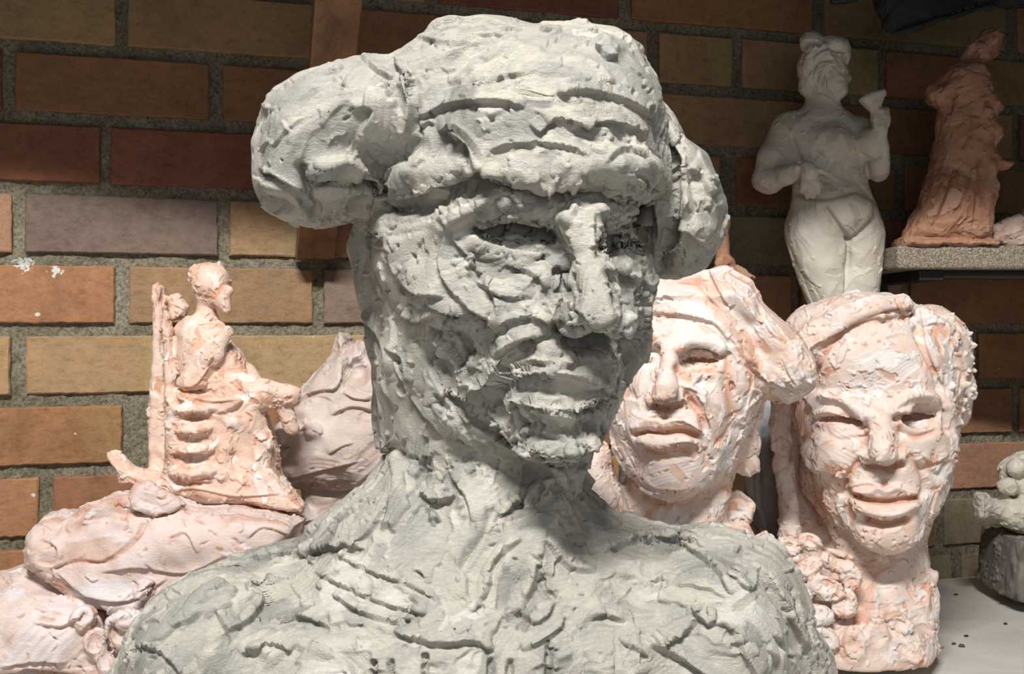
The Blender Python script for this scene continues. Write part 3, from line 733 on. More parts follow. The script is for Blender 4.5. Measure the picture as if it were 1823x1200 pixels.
# ------------------------------------------------------------------ the large grey bust
def build_hero():
    h = 4.6
    v = Vol(170, 1520, 20, 1420, -390, 430, h)
    # torso, shoulders
    v.poly([(150, 1440), (195, 1220), (240, 1120), (330, 1030), (420, 990), (530, 968), (600, 905), (665, 850), (700, 790), (1000, 830), (1045, 872), (1105, 915), (1190, 948), (1290, 942), (1350, 965), (1400, 1050), (1450, 1140), (1500, 1230), (1540, 1440)], 60, 235, 210, k=10)
    v.ell(860, 1260, -120, 480, 250, 190, k=60)
    v.ell(420, 1160, -40, 190, 150, 170, k=50)
    v.ell(1270, 1120, -50, 150, 150, 170, k=50)
    # neck
    v.cone((862, 760, 60), 155, (870, 1000, 70), 180, k=50)
    v.cone((760, 720, 0), 60, (905, 1010, -160), 34, k=50)       # neck muscle to the breastbone
    v.cone((1010, 800, -40), 45, (945, 1010, -160), 30, k=45)
    v.ell(930, 1040, -215, 42, 30, 30, k=30, sub=True)           # hollow of the throat
    # skull, face
    v.ell(893, 430, 40, 228, 300, 280, rz=-14, k=20)
    v.ell(955, 540, -80, 186, 265, 195, rz=-16, ry=4, k=46)
    v.cone((775, 640, -20), 92, (985, 752, -180), 78, k=50)
    v.cone((1082, 600, -40), 66, (995, 748, -180), 66, k=46)
    v.ell(993, 775, -205, 72, 58, 66, k=35)
    v.ell(845, 520, -165, 105, 90, 70, k=50)                     # cheekbones
    v.ell(1108, 520, -130, 52, 78, 58, k=38)
    v.ell(1000, 680, -215, 92, 62, 62, k=45)                     # mouth mound
    v.ell(960, 345, -180, 190, 60, 80, k=40)                     # brow
    v.ell(915, 420, -270, 82, 36, 62, rz=-14, k=26, sub=True)    # sockets
    v.ell(1112, 422, -250, 56, 40, 82, rz=20, k=24, sub=True)
    v.ell(915, 418, -205, 52, 26, 34, k=14)                      # eyeballs
    v.ell(1104, 434, -165, 36, 24, 30, k=12)
    v.chain([(1036, 365, -250, 26), (1044, 430, -272, 27), (1058, 500, -305, 33), (1068, 552, -330, 40)], k=26)
    v.ell(1026, 572, -285, 32, 26, 32, k=18); v.ell(1100, 576, -270, 26, 24, 34, k=18)
    # side of the head, ear, hair behind
    v.poly([(640, 380), (622, 440), (632, 520), (650, 560), (660, 640), (668, 720), (678, 800), (760, 820), (800, 700), (800, 500), (780, 380)], 110, 130, 70, k=30)
    v.ell(728, 520, -20, 46, 90, 60, rx=8, k=22)
    v.ell(744, 552, -78, 36, 24, 24, k=14)
    v.ell(708, 470, -50, 24, 60, 22, k=14); v.ell(690, 470, 0, 26, 62, 26, k=12, sub=True)
    # beret
    v.poly([(458, 250), (470, 205), (500, 165), (560, 130), (640, 106), (700, 106), (745, 82), (800, 60), (860, 52), (945, 58), (1015, 58), (1088, 72), (1134, 100), (1163, 145), (1174, 190), (1180, 230), (1192, 290), (1188, 352), (1110, 340), (1030, 325), (940, 312), (870, 300), (810, 330), (740, 355), (690, 350), (660, 372), (610, 392), (560, 404), (510, 398), (480, 378), (466, 330)], -20, 238, 150, k=24)
    v.ell(945, 240, -120, 226, 146, 215, rz=6, k=46)
    v.ell(1000, 300, -240, 178, 42, 88, rz=4, k=28)              # front rim
    v.ell(800, 310, -190, 90, 34, 80, rz=-16, k=30)
    v.ell(570, 330, -60, 100, 62, 170, rz=8, k=30)               # drooping lobe
    v.poly([(1150, 190), (1185, 212), (1212, 250), (1250, 285), (1278, 325), (1287, 380), (1278, 435), (1252, 478), (1205, 500), (1150, 490), (1100, 420)], 150, 190, 90, k=14)
    v.ell(900, 300, 230, 330, 190, 200, k=40)
    v.cutz(1330, 0)
    s = Sculpt(v, 1, 3, seed=11); del v
    W = -60
    P = s.push
    # -- face
    P([(800, 398), (850, 362), (915, 342), (985, 372), (1010, 395)], 24, 26, W)
    P([(1065, 372), (1110, 352), (1165, 372)], 22, 24, W)
    P([(850, 412), (900, 400), (950, 408), (978, 425)], 13, -30, W)
    P([(1075, 440), (1110, 425), (1150, 440)], 14, -30, W)
    P([(846, 430), (900, 448), (955, 448), (980, 430)], 13, 16, W)
    P([(862, 398), (912, 386), (962, 398)], 9, 14, W)
    P([(835, 455), (900, 480), (965, 465)], 14, -9, W)
    P([(1080, 465), (1115, 470), (1150, 460)], 12, 12, W)
    P([(905, 416)], 12, 13, W); P([(948, 412)], 13, 12, W)
    P([(1000, 500), (1005, 545)], 22, -16, W); P([(1100, 500), (1110, 540)], 16, -12, W)
    P([(1012, 604), (1045, 608), (1090, 600)], 17, -34, W)
    P([(1045, 590)], 10, -16, W); P([(1088, 588)], 10, -14, W)
    P([(1034, 625), (1024, 655)], 11, -12, W)
    P([(985, 590), (930, 640), (880, 700), (880, 750)], 16, -16, W)
    P([(960, 612), (900, 640), (868, 690)], 26, 12, W)
    P([(1110, 600), (1125, 650), (1115, 700)], 14, -12, W)
    P([(893, 680), (940, 664), (1000, 668), (1030, 674), (1075, 692)], 13, 15, W)
    P([(915, 712), (960, 724), (1010, 728), (1062, 714)], 13, 14, W)
    P([(880, 684), (930, 688), (985, 700), (1030, 705), (1080, 700)], 6, -9, W)
    P([(920, 768), (980, 776), (1050, 760)], 18, -16, W)
    P([(940, 812), (1000, 818), (1050, 800)], 20, 10, W)
    P([(780, 640), (830, 720), (900, 790)], 26, -8, W)
    # hat rim shadow line and folds
    P([(690, 372), (760, 372), (850, 330), (960, 336), (1060, 350), (1160, 372)], 15, -22, W)
    P([(1180, 215), (1200, 300), (1190, 400), (1175, 470)], 14, -26, 200)
    P([(1235, 320), (1250, 380)], 22, -18, 400); P([(1225, 400), (1240, 440)], 20, -14, 400)
    s.commit(); s.relax(1)
    # strap hanging beside the hat, folds of the hat
    P([(1165, 330), (1172, 400), (1168, 450)], 7, 12, 60)
    P([(1075, 80), (1092, 92)], 13, 16, 60)
    P([(720, 145), (730, 190), (722, 230)], 10, 18, 60); P([(735, 150), (745, 230)], 9, -12, 60)
    P([(800, 232), (835, 255), (855, 290), (880, 305)], 9, 17, 60)
    P([(705, 305), (715, 330)], 15, 15, 60)
    P([(575, 300), (620, 290), (670, 318)], 16, 20, 60); P([(560, 330), (620, 322), (690, 338)], 8, -18, 60)
    P([(535, 300), (545, 350), (560, 372)], 9, -20, 60); P([(480, 325), (520, 340), (550, 372)], 12, 14, 60)
    P([(735, 120), (800, 90), (870, 76), (960, 90)], 10, 8, 60)
    s.noise(5.5, 190, 7, 2); s.commit()
    # -- work the whole surface: hat runs sideways, neck and chest run down, face follows its forms
    fl = flowfield([(600, 200, 20), (560, 300, 60), (720, 200, 80), (900, 100, 15), (900, 200, 8), (1050, 150, -18), (1000, 270, -5), (1140, 250, -50), (760, 290, 20), (500, 300, 80),
                    (1230, 380, 70), (820, 370, 30), (1110, 380, -10), (860, 500, -30), (900, 570, -15), (1060, 470, -75), (1130, 520, -50), (900, 640, 40), (980, 690, -12), (980, 760, 5), (1120, 650, 70),
                    (700, 450, 80), (680, 600, 85), (800, 620, -55), (840, 740, -50), (950, 820, -15), (760, 780, 75), (740, 880, 80), (800, 950, -75), (900, 950, 45), (980, 920, 65),
                    (640, 920, 45), (500, 1000, 12), (420, 1060, 45), (330, 1130, 60), (620, 1060, -25), (700, 1100, -30), (600, 1160, 10), (800, 1100, 60), (900, 1080, 65), (1000, 1050, 50), (1080, 1100, 40),
                    (1130, 1000, -15), (1250, 1000, -35), (1330, 1060, -60), (1400, 1150, -58), (1200, 1120, 25), (1280, 1170, -50), (1000, 1170, 20), (880, 1180, 80)])
    face = lambda q: (q.pv > 350) & (q.pv < 850) & (q.pu > 790) & (q.pu < 1185) & (q.V[:, 1] < 0)
    hat = lambda q: (q.pv < 400) & ~((q.pv > 340) & (q.pu > 700) & (q.pu < 1170))
    nf = lambda q: ~face(q)
    low = lambda q: q.pv > 800
    s.dabs(110, 70, 0.20, fl, where=low, tonev=0.2); s.dabs(40, 64, 0.11, fl, where=hat, tonev=0.2); s.dabs(60, 22, 0.2, fl, where=hat, tonev=0.2)
    s.dabs(260, 12, 0.22, fl, where=nf, jit=0.9, tonev=0.2); s.dabs(260, 26, 0.20, fl, where=nf, tonev=0.2); s.dabs(110, 42, 0.14, fl, where=nf, soft=0.08, tonev=0.2); s.dabs(150, 20, 0.22, fl, where=low, soft=0.06, tonev=0.2); s.dabs(200, 10, 0.26, fl, where=low, soft=0.06, jit=0.9, tonev=0.2)
    s.dabs(90, 18, 0.18, fl, where=nf, soft=0.08, tonev=0.2)
    s.dabs(220, 9, 0.32, fl, where=face, jit=0.9, tonev=0.36); s.dabs(130, 16, 0.25, fl, where=face, tonev=0.36); s.dabs(30, 24, 0.12, fl, where=face, tonev=0.2); s.dabs(110, 8, 0.36, fl, where=face, jit=1.0, soft=0.06)
    s.commit()
    # -- torn lips seen in the photograph
    T = [([(800, 420), (840, 470), (880, 540), (860, 590)], 13, 9), ([(900, 470), (960, 500), (985, 560)], 12, 8), ([(840, 500), (900, 530), (950, 530)], 10, 7), ([(700, 640), (730, 700), (790, 780)], 12, 9), ([(555, 330), (585, 316), (620, 326), (650, 316)], 14, 12), ([(700, 112), (720, 140), (700, 150), (668, 130)], 9, 9), ([(640, 101), (672, 128), (700, 140)], 8, 9),
         ([(790, 160), (850, 150), (905, 165), (960, 175), (1000, 168)], 16, -7), ([(740, 214), (800, 190), (870, 182), (935, 192)], 16, 9), ([(850, 160), (880, 140), (940, 132)], 12, 6),
         ([(940, 218), (960, 236), (990, 212), (1030, 222), (1060, 230)], 9, 8), ([(1040, 226), (1090, 218), (1150, 240)], 10, 9), ([(980, 170), (1050, 165), (1120, 186), (1160, 210)], 15, 9),
         ([(780, 236), (810, 232), (838, 258), (860, 296)], 12, 11), ([(740, 66), (800, 80), (860, 66), (920, 72)], 12, 7), ([(960, 54), (1000, 60)], 8, 8), ([(1060, 78), (1080, 104), (1100, 98)], 8, 10),
         ([(870, 270), (930, 256), (1000, 262), (1050, 280)], 12, 7), ([(1080, 290), (1110, 268), (1160, 276)], 12, 8), ([(1070, 340), (1100, 352), (1160, 350), (1170, 330)], 12, 10),
         ([(850, 312), (920, 322), (1000, 326), (1070, 342)], 13, 12), ([(690, 350), (740, 348), (800, 322), (860, 300)], 13, 12), ([(460, 300), (500, 318), (530, 344), (556, 370)], 12, 10), ([(1196, 260), (1212, 250)], 6, 9),
         ([(1205, 410), (1230, 420), (1262, 445)], 10, 8), ([(1225, 300), (1250, 320), (1262, 350)], 12, 9),
         ([(845, 412), (900, 392), (950, 388), (985, 410)], 11, 12), ([(800, 400), (850, 372), (905, 350), (930, 372)], 11, 9), ([(935, 340), (985, 335), (1010, 360)], 10, 9), ([(850, 425), (900, 440), (960, 452)], 9, -9),
         ([(1070, 405), (1110, 395), (1160, 402)], 10, 11), ([(1060, 380), (1062, 440), (1090, 480)], 9, -8), ([(1075, 480), (1120, 490), (1170, 520)], 10, 7), ([(790, 420), (780, 470), (810, 530), (880, 580)], 12, 9),
         ([(880, 580), (940, 565), (985, 575)], 12, 9), ([(985, 520), (1002, 495), (1010, 515)], 7, 10), ([(960, 570), (990, 574), (1030, 560)], 8, 10), ([(1010, 545), (1040, 560), (1060, 580), (1100, 565)], 9, 8),
         ([(880, 640), (920, 610), (980, 594)], 14, 8), ([(900, 655), (950, 645), (1000, 655), (1030, 640)], 9, 9), ([(885, 690), (930, 686), (985, 698), (1035, 700), (1075, 694)], 9, 6), ([(1075, 716), (1030, 736), (980, 730), (930, 722)], 8, 8), ([(905, 664), (940, 676), (990, 672)], 8, 7), ([(930, 712), (985, 724), (1040, 722)], 9, -9),
         ([(940, 700), (1000, 716), (1040, 712)], 6, 7), ([(1040, 690), (1065, 700), (1085, 720)], 9, 8), ([(1090, 590), (1130, 600), (1165, 560)], 10, 8), ([(1130, 620), (1150, 660), (1120, 720)], 10, 7), 
         ([(760, 640), (790, 700), (850, 760), (920, 800), (1000, 838)], 12, -9), ([(800, 560), (790, 600), (840, 660)], 12, 8), ([(905, 790), (950, 770), (1010, 786)], 10, 8), ([(1010, 830), (1045, 800), (1040, 780)], 8, 8),
         ([(715, 560), (745, 572), (775, 560)], 9, 12), ([(700, 470), (735, 520), (790, 530)], 9, 10), ([(650, 400), (690, 440), (700, 500)], 12, 9), ([(690, 620), (720, 640), (730, 700)], 12, 8), ([(640, 560), (680, 610), (690, 680)], 14, 9),
         ([(690, 800), (700, 860), (680, 930)], 10, 8), ([(745, 880), (780, 896), (812, 880)], 11, 13), ([(800, 840), (830, 890), (840, 930)], 10, 8), ([(905, 880), (930, 900), (960, 870), (1010, 850)], 10, 8), ([(890, 920), (905, 905), (940, 880)], 9, 8),
         ([(600, 1000), (640, 968), (670, 930), (690, 880)], 18, 8), ([(400, 996), (470, 992), (540, 985), (600, 975), (650, 978)], 14, 11), ([(410, 990), (500, 1000), (570, 988)], 7, -8), ([(440, 1040), (470, 1060), (450, 1100), (400, 1130)], 22, -9),
         ([(380, 1080), (410, 1150), (350, 1165)], 24, 8), ([(560, 1020), (620, 1050), (690, 1080), (760, 1095)], 9, 9), ([(590, 1060), (640, 1090), (700, 1110), (740, 1100)], 10, 10), ([(600, 990), (660, 1020), (720, 1040), (780, 1070)], 9, 8),
         ([(700, 1125), (740, 1140), (780, 1150), (840, 1145), (880, 1160)], 10, 13), ([(480, 1110), (540, 1100), (590, 1120)], 12, 9), ([(430, 1170), (480, 1150), (520, 1160)], 9, 11), ([(930, 1160), (980, 1135), (1010, 1100)], 12, 10),
         ([(840, 1090), (870, 1050), (880, 1000), (930, 960)], 12, 10), ([(960, 1020), (965, 1050), (985, 1070)], 6, -10), ([(900, 1080), (960, 1110), (990, 1070)], 14, 9), ([(1030, 1120), (1070, 1095), (1110, 1110)], 9, 10),
         ([(1000, 870), (1030, 930), (1050, 990)], 16, -10), ([(970, 960), (1010, 1010), (1060, 1020)], 12, 9), ([(1070, 985), (1130, 965), (1200, 960), (1260, 980)], 16, 10), ([(1200, 960), (1270, 1010), (1300, 1060)], 14, 10),
         ([(1160, 1140), (1180, 1150), (1230, 1120), (1250, 1080)], 12, 12), ([(1150, 1145), (1220, 1180), (1300, 1230)], 13, 13), ([(1270, 1110), (1300, 1120), (1330, 1180), (1360, 1230)], 11, 11), ([(1340, 1000), (1390, 1070), (1440, 1170), (1470, 1230)], 14, 10),
         ([(1150, 1050), (1180, 1030), (1170, 1070)], 8, 9), ([(1100, 1140), (1150, 1170), (1120, 1200)], 12, 9), ([(240, 1150), (290, 1165), (330, 1210)], 14, 9), ([(1230, 1090), (1262, 1112), (1276, 1085)], 10, 12), ([(1290, 1020), (1340, 1050), (1350, 1010)], 10, 8)]
    for p_, r_, a_ in T:
        s.flap([(x, y) for x, y in p_], r_*1.5, a_*1.2, wmax=130, sharp=1.8, under=0.55)
    # cavities of the eyes, notches cut along the lower chest
    P([(868, 412), (905, 404), (935, 408)], 6, -22, W); P([(955, 420), (978, 428)], 6, -16, W); P([(1080, 436), (1112, 428), (1145, 438)], 8, -24, W); P([(1095, 352), (1140, 356)], 8, -18, W)
    P([(460, 1152), (478, 1162)], 14, 13, 60); P([(560, 1150), (585, 1160)], 9, 12, 60)
    s.commit()
    s.tears(260, 30, 6, 4.6, fl, where=nf, jit=0.9); s.tears(260, 16, 3, 3.2, fl, where=nf, jit=1.2); s.tears(230, 18, 4, 4.0, fl, where=lambda q: face(q) & ~((q.pv > 668) & (q.pv < 722) & (q.pu > 885) & (q.pu < 1085)), jit=0.9)
    under = lambda q: (q.pv > 325) & (q.pv < 405) & (q.pu > 760) & (q.pu < 1170) & (q.V[:, 1] < -60)
    s.crumbs(190, 3.2, 4.0); s.crumbs(16, 7, 6, where=under); s.tears(45, 30, 7, 6.5, fl, where=under, jit=1.2)
    s.cracks(240, 14, 2.0, 5.5, fl, where=nf); s.cracks(120, 10, 1.8, 4.5, fl, where=face); s.commit()
    s.calm(985, 697, 110, 22, -150, 14); s.calm(912, 414, 70, 16, -150, 4)
    P([(892, 688), (930, 690), (985, 700), (1030, 703), (1078, 698)], 5, -5, W); P([(862, 412), (905, 404), (978, 424)], 9, -11, W); P([(1082, 438), (1112, 428), (1150, 440)], 10, -12, W); P([(925, 412)], 10, 9, W)
    for x_, y_ in ((665, 1175), (695, 1172), (757, 1160), (875, 1170), (908, 1172), (978, 1140)):
        P([(x_, y_), (x_-2, 1240)], 5.5, -15, 60, taper=0.1, flat=1.5)
    s.commit()
    rim = above([(400, 415), (560, 410), (620, 396), (670, 382), (740, 366), (800, 344), (860, 318), (950, 328), (1040, 342), (1100, 356), (1190, 362)])
    o = s.build('clay_bust', 0.565, M_GREY, [('beret', lambda q: rim(q) | ((q.pu > 1150) & (q.pv < 520) & (q.V[:, 1] > 30)) | ((q.pv < 420) & (q.V[:, 1] > 120))), ('body', None)])
    tag(o, 'large wet grey clay bust of a person in a beret, in the foreground', 'sculpture')
    return o
if not ONLY or 'hero' in ONLY: HERO = build_hero()
# ------------------------------------------------------------------ man's head in a beret
def build_man():
    v = Vol(1000, 1470, 460, 1280, -190, 250, 3.0)
    # shoulders, jacket
    v.poly([(1000, 1010), (1015, 800), (1050, 772), (1082, 790), (1100, 850), (1118, 905), (1190, 935), (1300, 935), (1345, 955), (1400, 1010), (1400, 1060), (1380, 1262), (1000, 1262)], 30, 90, 60, k=16)
    v.ell(1215, 1120, -30, 170, 130, 90, k=40)
    v.cone((1208, 850, 50), 92, (1205, 960, 55), 98, k=30)
    v.cone((1285, 800, 20), 34, (1240, 960, -50), 26, k=26)
    v.poly([(1290, 880), (1318, 872), (1346, 898), (1336, 932), (1318, 945), (1296, 930)], 40, 22, 14, k=6)
    v.poly([(1285, 935), (1330, 930), (1345, 955), (1365, 945), (1405, 1000), (1420, 1050), (1330, 1060), (1280, 1000)], -20, 40, 24, k=12)
    # head
    v.ell(1225, 660, 40, 122, 180, 165, rz=12, k=10)
    v.ell(1200, 720, -40, 112, 165, 118, rz=16, k=30)
    v.cone((1300, 790, 10), 34, (1205, 848, -92), 38, k=30)
    v.cone((1120, 780, 0), 30, (1180, 848, -92), 36, k=30)
    v.ell(1186, 852, -112, 46, 30, 32, k=20)
    v.ell(1182, 775, -120, 58, 42, 36, k=26)
    v.ell(1262, 700, -84, 44, 46, 32, k=26)
    v.ell(1215, 605, -105, 82, 26, 34, k=24)
    v.ell(1246, 638, -130, 40, 24, 34, k=12, sub=True); v.ell(1160, 634, -130, 28, 20, 24, k=14, sub=True)
    v.ell(1246, 638, -98, 24, 14, 18, k=6); v.ell(1162, 636, -100, 20, 13, 16, k=6)
    v.chain([(1192, 608, -128, 12), (1190, 650, -146, 12), (1186, 690, -172, 18), (1184, 706, -174, 18)], k=14)
    v.ell(1212, 712, -146, 16, 13, 18, k=8); v.ell(1160, 710, -142, 13, 12, 17, k=8)
    # ear
    v.ell(1336, 728, 14, 21, 46, 26, rx=6, k=6); v.ell(1336, 788, 8, 17, 24, 20, k=6); v.ell(1330, 826, 10, 20, 22, 20, k=6)
    v.ell(1342, 722, -10, 9, 28, 14, k=4, sub=True)
    # beret
    v.poly([(1130, 505), (1165, 500), (1232, 500), (1262, 482), (1285, 473), (1330, 498), (1350, 540), (1385, 568), (1418, 598), (1440, 630), (1448, 655), (1440, 690), (1418, 708), (1380, 720), (1345, 690), (1322, 645), (1296, 596), (1262, 572), (1215, 560), (1160, 556), (1110, 560)], 20, 128, 62, k=10)
    v.ell(1372, 650, 10, 66, 58, 110, ry=-30, k=18)
    v.ell(1215, 560, 60, 140, 70, 150, k=20)
    v.cutz(1243, 0)
    s = Sculpt(v, 1, 2, seed=21); s.expose = 0.85; del v; P = s.push; W = 0  # expose: strength of the painted groove shade
    P([(1205, 618), (1235, 606), (1280, 620)], 9, 8, W)
    P([(1218, 634), (1245, 626), (1276, 640)], 5, 9, W); P([(1220, 648), (1245, 656), (1272, 648)], 5, 7, W); P([(1225, 641), (1246, 640), (1270, 644)], 5, -13, W); P([(1246, 638)], 6, 6, W)
    P([(1205, 655), (1225, 675), (1265, 680)], 8, -6, W); P([(1215, 690), (1245, 700), (1250, 740)], 9, 4, W)
    P([(1222, 705), (1245, 735), (1252, 765)], 7, -8, W)
    P([(1165, 722), (1186, 726), (1210, 722)], 7, -12, W)
    P([(1130, 762), (1155, 748), (1185, 752), (1215, 750), (1242, 768)], 8, 7, W)
    P([(1130, 774), (1160, 768), (1185, 770), (1215, 768), (1240, 776)], 5, -18, W)
    P([(1142, 784), (1180, 790), (1225, 784)], 9, 9, W); P([(1150, 806), (1185, 812), (1225, 806)], 9, -9, W)
    P([(1184, 736), (1182, 748)], 6, -5, W)
    P([(1295, 640), (1300, 700), (1310, 760)], 12, -7, W)
    P([(1120, 560), (1215, 562), (1270, 578), (1300, 612)], 5, -12, 60)
    P([(1130, 880), (1200, 900), (1290, 870)], 12, -5, W)
    s.noise(2.2, 100, 5, 2); s.commit()
    fl = flowfield([(1200, 530, 10), (1330, 560, -40), (1400, 640, -50), (1240, 600, 0), (1190, 660, 80), (1260, 720, -60), (1180, 760, 0), (1180, 850, 0), (1300, 800, 70), (1200, 920, 60), (1340, 740, 80), (1350, 980, -50)])
    s.dabs(60, 26, 0.16, fl); s.dabs(260, 13, 0.24, fl); s.dabs(520, 7, 0.34, fl, jit=0.9); s.dabs(90, 22, 0.10, fl, where=lambda q: q.pv < 620)
    s.commit()
    for p_, r_, a_ in [([(1262, 482), (1280, 520), (1300, 545)], 8, 7), ([(1165, 556), (1220, 560), (1270, 576), (1296, 606)], 8, 8), ([(1235, 500), (1262, 530), (1290, 560)], 8, 5), ([(1320, 620), (1340, 660), (1400, 690), (1430, 700)], 9, 8),
                       ([(1300, 600), (1325, 640), (1345, 655)], 7, 7), ([(1285, 900), (1310, 880), (1345, 900)], 6, 5), ([(1330, 730), (1355, 700), (1340, 690)], 5, 6), ([(1230, 690), (1260, 660), (1290, 665)], 6, 4), ([(1150, 745), (1180, 740), (1220, 745)], 5, 5), ([(1350, 540), (1370, 590), (1400, 610)], 7, 5), ([(1425, 640), (1400, 655), (1420, 690)], 7, 5)]:
        s.flap(p_, r_, a_, wmax=140, sharp=1.6)
    for p_ in ([(1222, 641), (1246, 640), (1272, 644)], [(1130, 774), (1160, 768), (1185, 770), (1215, 768), (1240, 776)], [(1165, 724), (1186, 728), (1212, 724)], [(1220, 650), (1245, 660), (1272, 654)], [(1222, 705), (1245, 735), (1252, 765)]): P(p_, 5, -3, W)
    s.tears(380, 15, 2.8, 3.4, fl, jit=0.8); s.crumbs(260, 1.8, 2.2); s.cracks(160, 10, 1.6, 3.2, fl); s.commit()
    rim = above([(1050, 556), (1165, 560), (1215, 564), (1270, 580), (1300, 612), (1318, 650), (1340, 696), (1380, 726), (1470, 740)])
    o = s.build('man_bust', 0.975, M_PALE, [('beret', rim), ('jacket', lambda q: q.pv > np.interp(q.pu, [1000, 1090, 1104, 1122, 1190, 1285, 1300], [740, 780, 850, 915, 950, 950, 868])), ('body', None)])
    tag(o, "pale pink clay bust of a man in a soft beret, partly behind the grey one", 'sculpture')

# ------------------------------------------------------------------ woman's head with pinned up hair
def build_woman():
    v = Vol(1250, 1745, 510, 1200, -210, 235, 3.0)
    # chest and shawl
    v.poly([(1388, 960), (1420, 975), (1470, 1000), (1540, 1020), (1640, 1005), (1652, 1050), (1655, 1110), (1672, 1180), (1674, 1196), (1350, 1196), (1352, 1120), (1360, 1040), (1370, 975)], 36, 96, 50, k=14)
    v.ell(1520, 1150, -50, 140, 80, 90, k=30)
    v.cone((1560, 940, 35), 84, (1560, 1060, 40), 92, k=30)
    v.cone((1640, 900, 30), 24, (1585, 1060, -50), 18, k=24); v.cone((1470, 880, 20), 22, (1545, 1060, -60), 16, k=24)
    v.poly([(1640, 1010), (1668, 1018), (1664, 1034), (1645, 1040), (1640, 1060), (1625, 1040)], -10, 16, 10, k=5)
    # head
    v.ell(1560, 690, 14, 148, 165, 138, k=10)
    v.ell(1560, 760, -30, 134, 200, 128, ry=-3, k=30)
    v.cone((1465, 850, 10), 38, (1562, 935, -100), 42, k=34); v.cone((1662, 830, 10), 36, (1590, 935, -100), 42, k=34)
    v.ell(1578, 945, -112, 46, 30, 30, k=24)
    v.ell(1574, 890, -122, 62, 40, 32, k=26)
    v.ell(1478, 805, -92, 48, 40, 36, k=26); v.ell(1655, 800, -84, 42, 40, 36, k=26)
    v.ell(1560, 640, -95, 110, 62, 60, k=34)
    v.ell(1495, 746, -136, 48, 24, 36, ry=6, k=12, sub=True); v.ell(1632, 741, -130, 42, 23, 36, ry=-8, k=12, sub=True)
    v.ell(1496, 748, -94, 30, 14, 16, k=8); v.ell(1632, 743, -90, 27, 13, 16, k=8)
    v.chain([(1560, 722, -134, 15), (1566, 765, -150, 15), (1572, 800, -172, 21), (1573, 808, -174, 21)], k=16)
    v.ell(1546, 815, -150, 16, 13, 18, k=8); v.ell(1602, 812, -148, 16, 13, 18, k=8)
    # hair: swept band on the left, loose mass on the right, strand down the neck
    v.chain([(1604, 545, -92, 22), (1560, 550, -106, 24), (1500, 572, -102, 28), (1452, 602, -86, 30), (1430, 645, -56, 28), (1408, 690, -20, 28)], k=8); v.chain([(1500, 590, -60, 40), (1440, 630, -30, 36)], k=14)
    v.ell(1520, 600, 36, 125, 75, 112, k=20)
    v.chain([(1640, 566, -80, 20), (1672, 596, -76, 26), (1694, 640, -54, 30), (1706, 690, -24, 28), (1706, 742, 0, 18)], k=8)
    v.ell(1640, 620, 36, 78, 78, 112, k=16)
    v.chain([(1395, 690, 20, 24), (1388, 760, 20, 17), (1396, 830, 10, 16), (1402, 900, 10, 18), (1408, 965, 0, 22)], k=10)
    v.poly([(1400, 700), (1470, 760), (1480, 900), (1480, 1000), (1400, 1000), (1390, 850)], 84, 34, 20, k=8)
    # ruffles of the shawl
    rg = np.random.default_rng(4)
    for (u, q, w, a, b, c) in [(1405, 975, -90, 22, 15, 16), (1440, 965, -95, 20, 16, 16), (1395, 1010, -100, 24, 16, 18), (1440, 1010, -115, 26, 18, 18), (1490, 1000, -105, 30, 20, 16), (1515, 1030, -112, 20, 26, 16), (1470, 1045, -125, 34, 20, 16), (1420, 1055, -110, 26, 18, 18),
                               (1505, 1075, -118, 22, 24, 16), (1450, 1095, -125, 34, 20, 18), (1395, 1095, -105, 24, 20, 16), (1560, 1135, -125, 26, 34, 16), (1520, 1150, -130, 22, 36, 16), (1465, 1140, -128, 28, 24, 16), (1600, 1110, -110, 26, 20, 14), (1430, 1165, -118, 30, 22, 16), (1610, 1160, -118, 40, 18, 16)]:
        t = rg.uniform(-30, 30); v.ell(u, q, w, a, b, c, ry=t, k=5); v.ell(u+3, q-2, w-c*1.0, a*0.62, b*0.6, c*0.75, ry=t, k=5, sub=True)
    v.cutz(1180, -90)
    s = Sculpt(v, 1, 2, seed=31); s.expose = 0.85; del v; P = s.push; W = 0  # expose: strength of the painted groove shade
    P([(1444, 718), (1465, 706), (1505, 712), (1547, 742)], 9, 12, W); P([(1584, 736), (1600, 718), (1628, 704), (1668, 708), (1682, 724)], 9, 12, W)
    P([(1455, 740), (1492, 730), (1530, 744)], 5, 11, W); P([(1462, 757), (1496, 764), (1530, 758)], 6, 8, W); P([(1596, 736), (1628, 727), (1662, 734)], 5, 11, W); P([(1600, 753), (1630, 757), (1662, 750)], 6, 8, W)
    P([(1462, 748), (1495, 745), (1524, 749)], 6.5, -19, W); P([(1598, 744), (1630, 740), (1655, 742)], 6.5, -19, W)
    P([(1474, 775), (1500, 784), (1535, 776)], 6, -6, W); P([(1606, 770), (1634, 778), (1664, 768)], 6, -6, W)
    P([(1533, 760), (1538, 800)], 9, -9, W); P([(1604, 756), (1606, 796)], 9, -8, W)
    P([(1545, 830), (1575, 836), (1604, 828)], 7, -15, W); P([(1574, 844), (1575, 864)], 7, -6, W)
    P([(1530, 822), (1508, 850), (1500, 878)], 8, -8, W); P([(1622, 816), (1645, 845), (1652, 872)], 8, -9, W); P([(1650, 836), (1672, 846), (1690, 826)], 8, -8, W)
    P([(1520, 880), (1545, 877), (1562, 870), (1578, 875), (1596, 869), (1618, 876), (1632, 882)], 6.5, 9, W)
    P([(1516, 882), (1540, 889), (1575, 893), (1605, 890), (1636, 884)], 4.5, -16, W)
    P([(1530, 900), (1560, 912), (1596, 910), (1622, 896)], 10, 14, W); P([(1535, 926), (1574, 936), (1612, 926)], 8, -13, W)
    P([(1512, 880)], 7, -8, W); P([(1642, 882)], 7, -8, W)
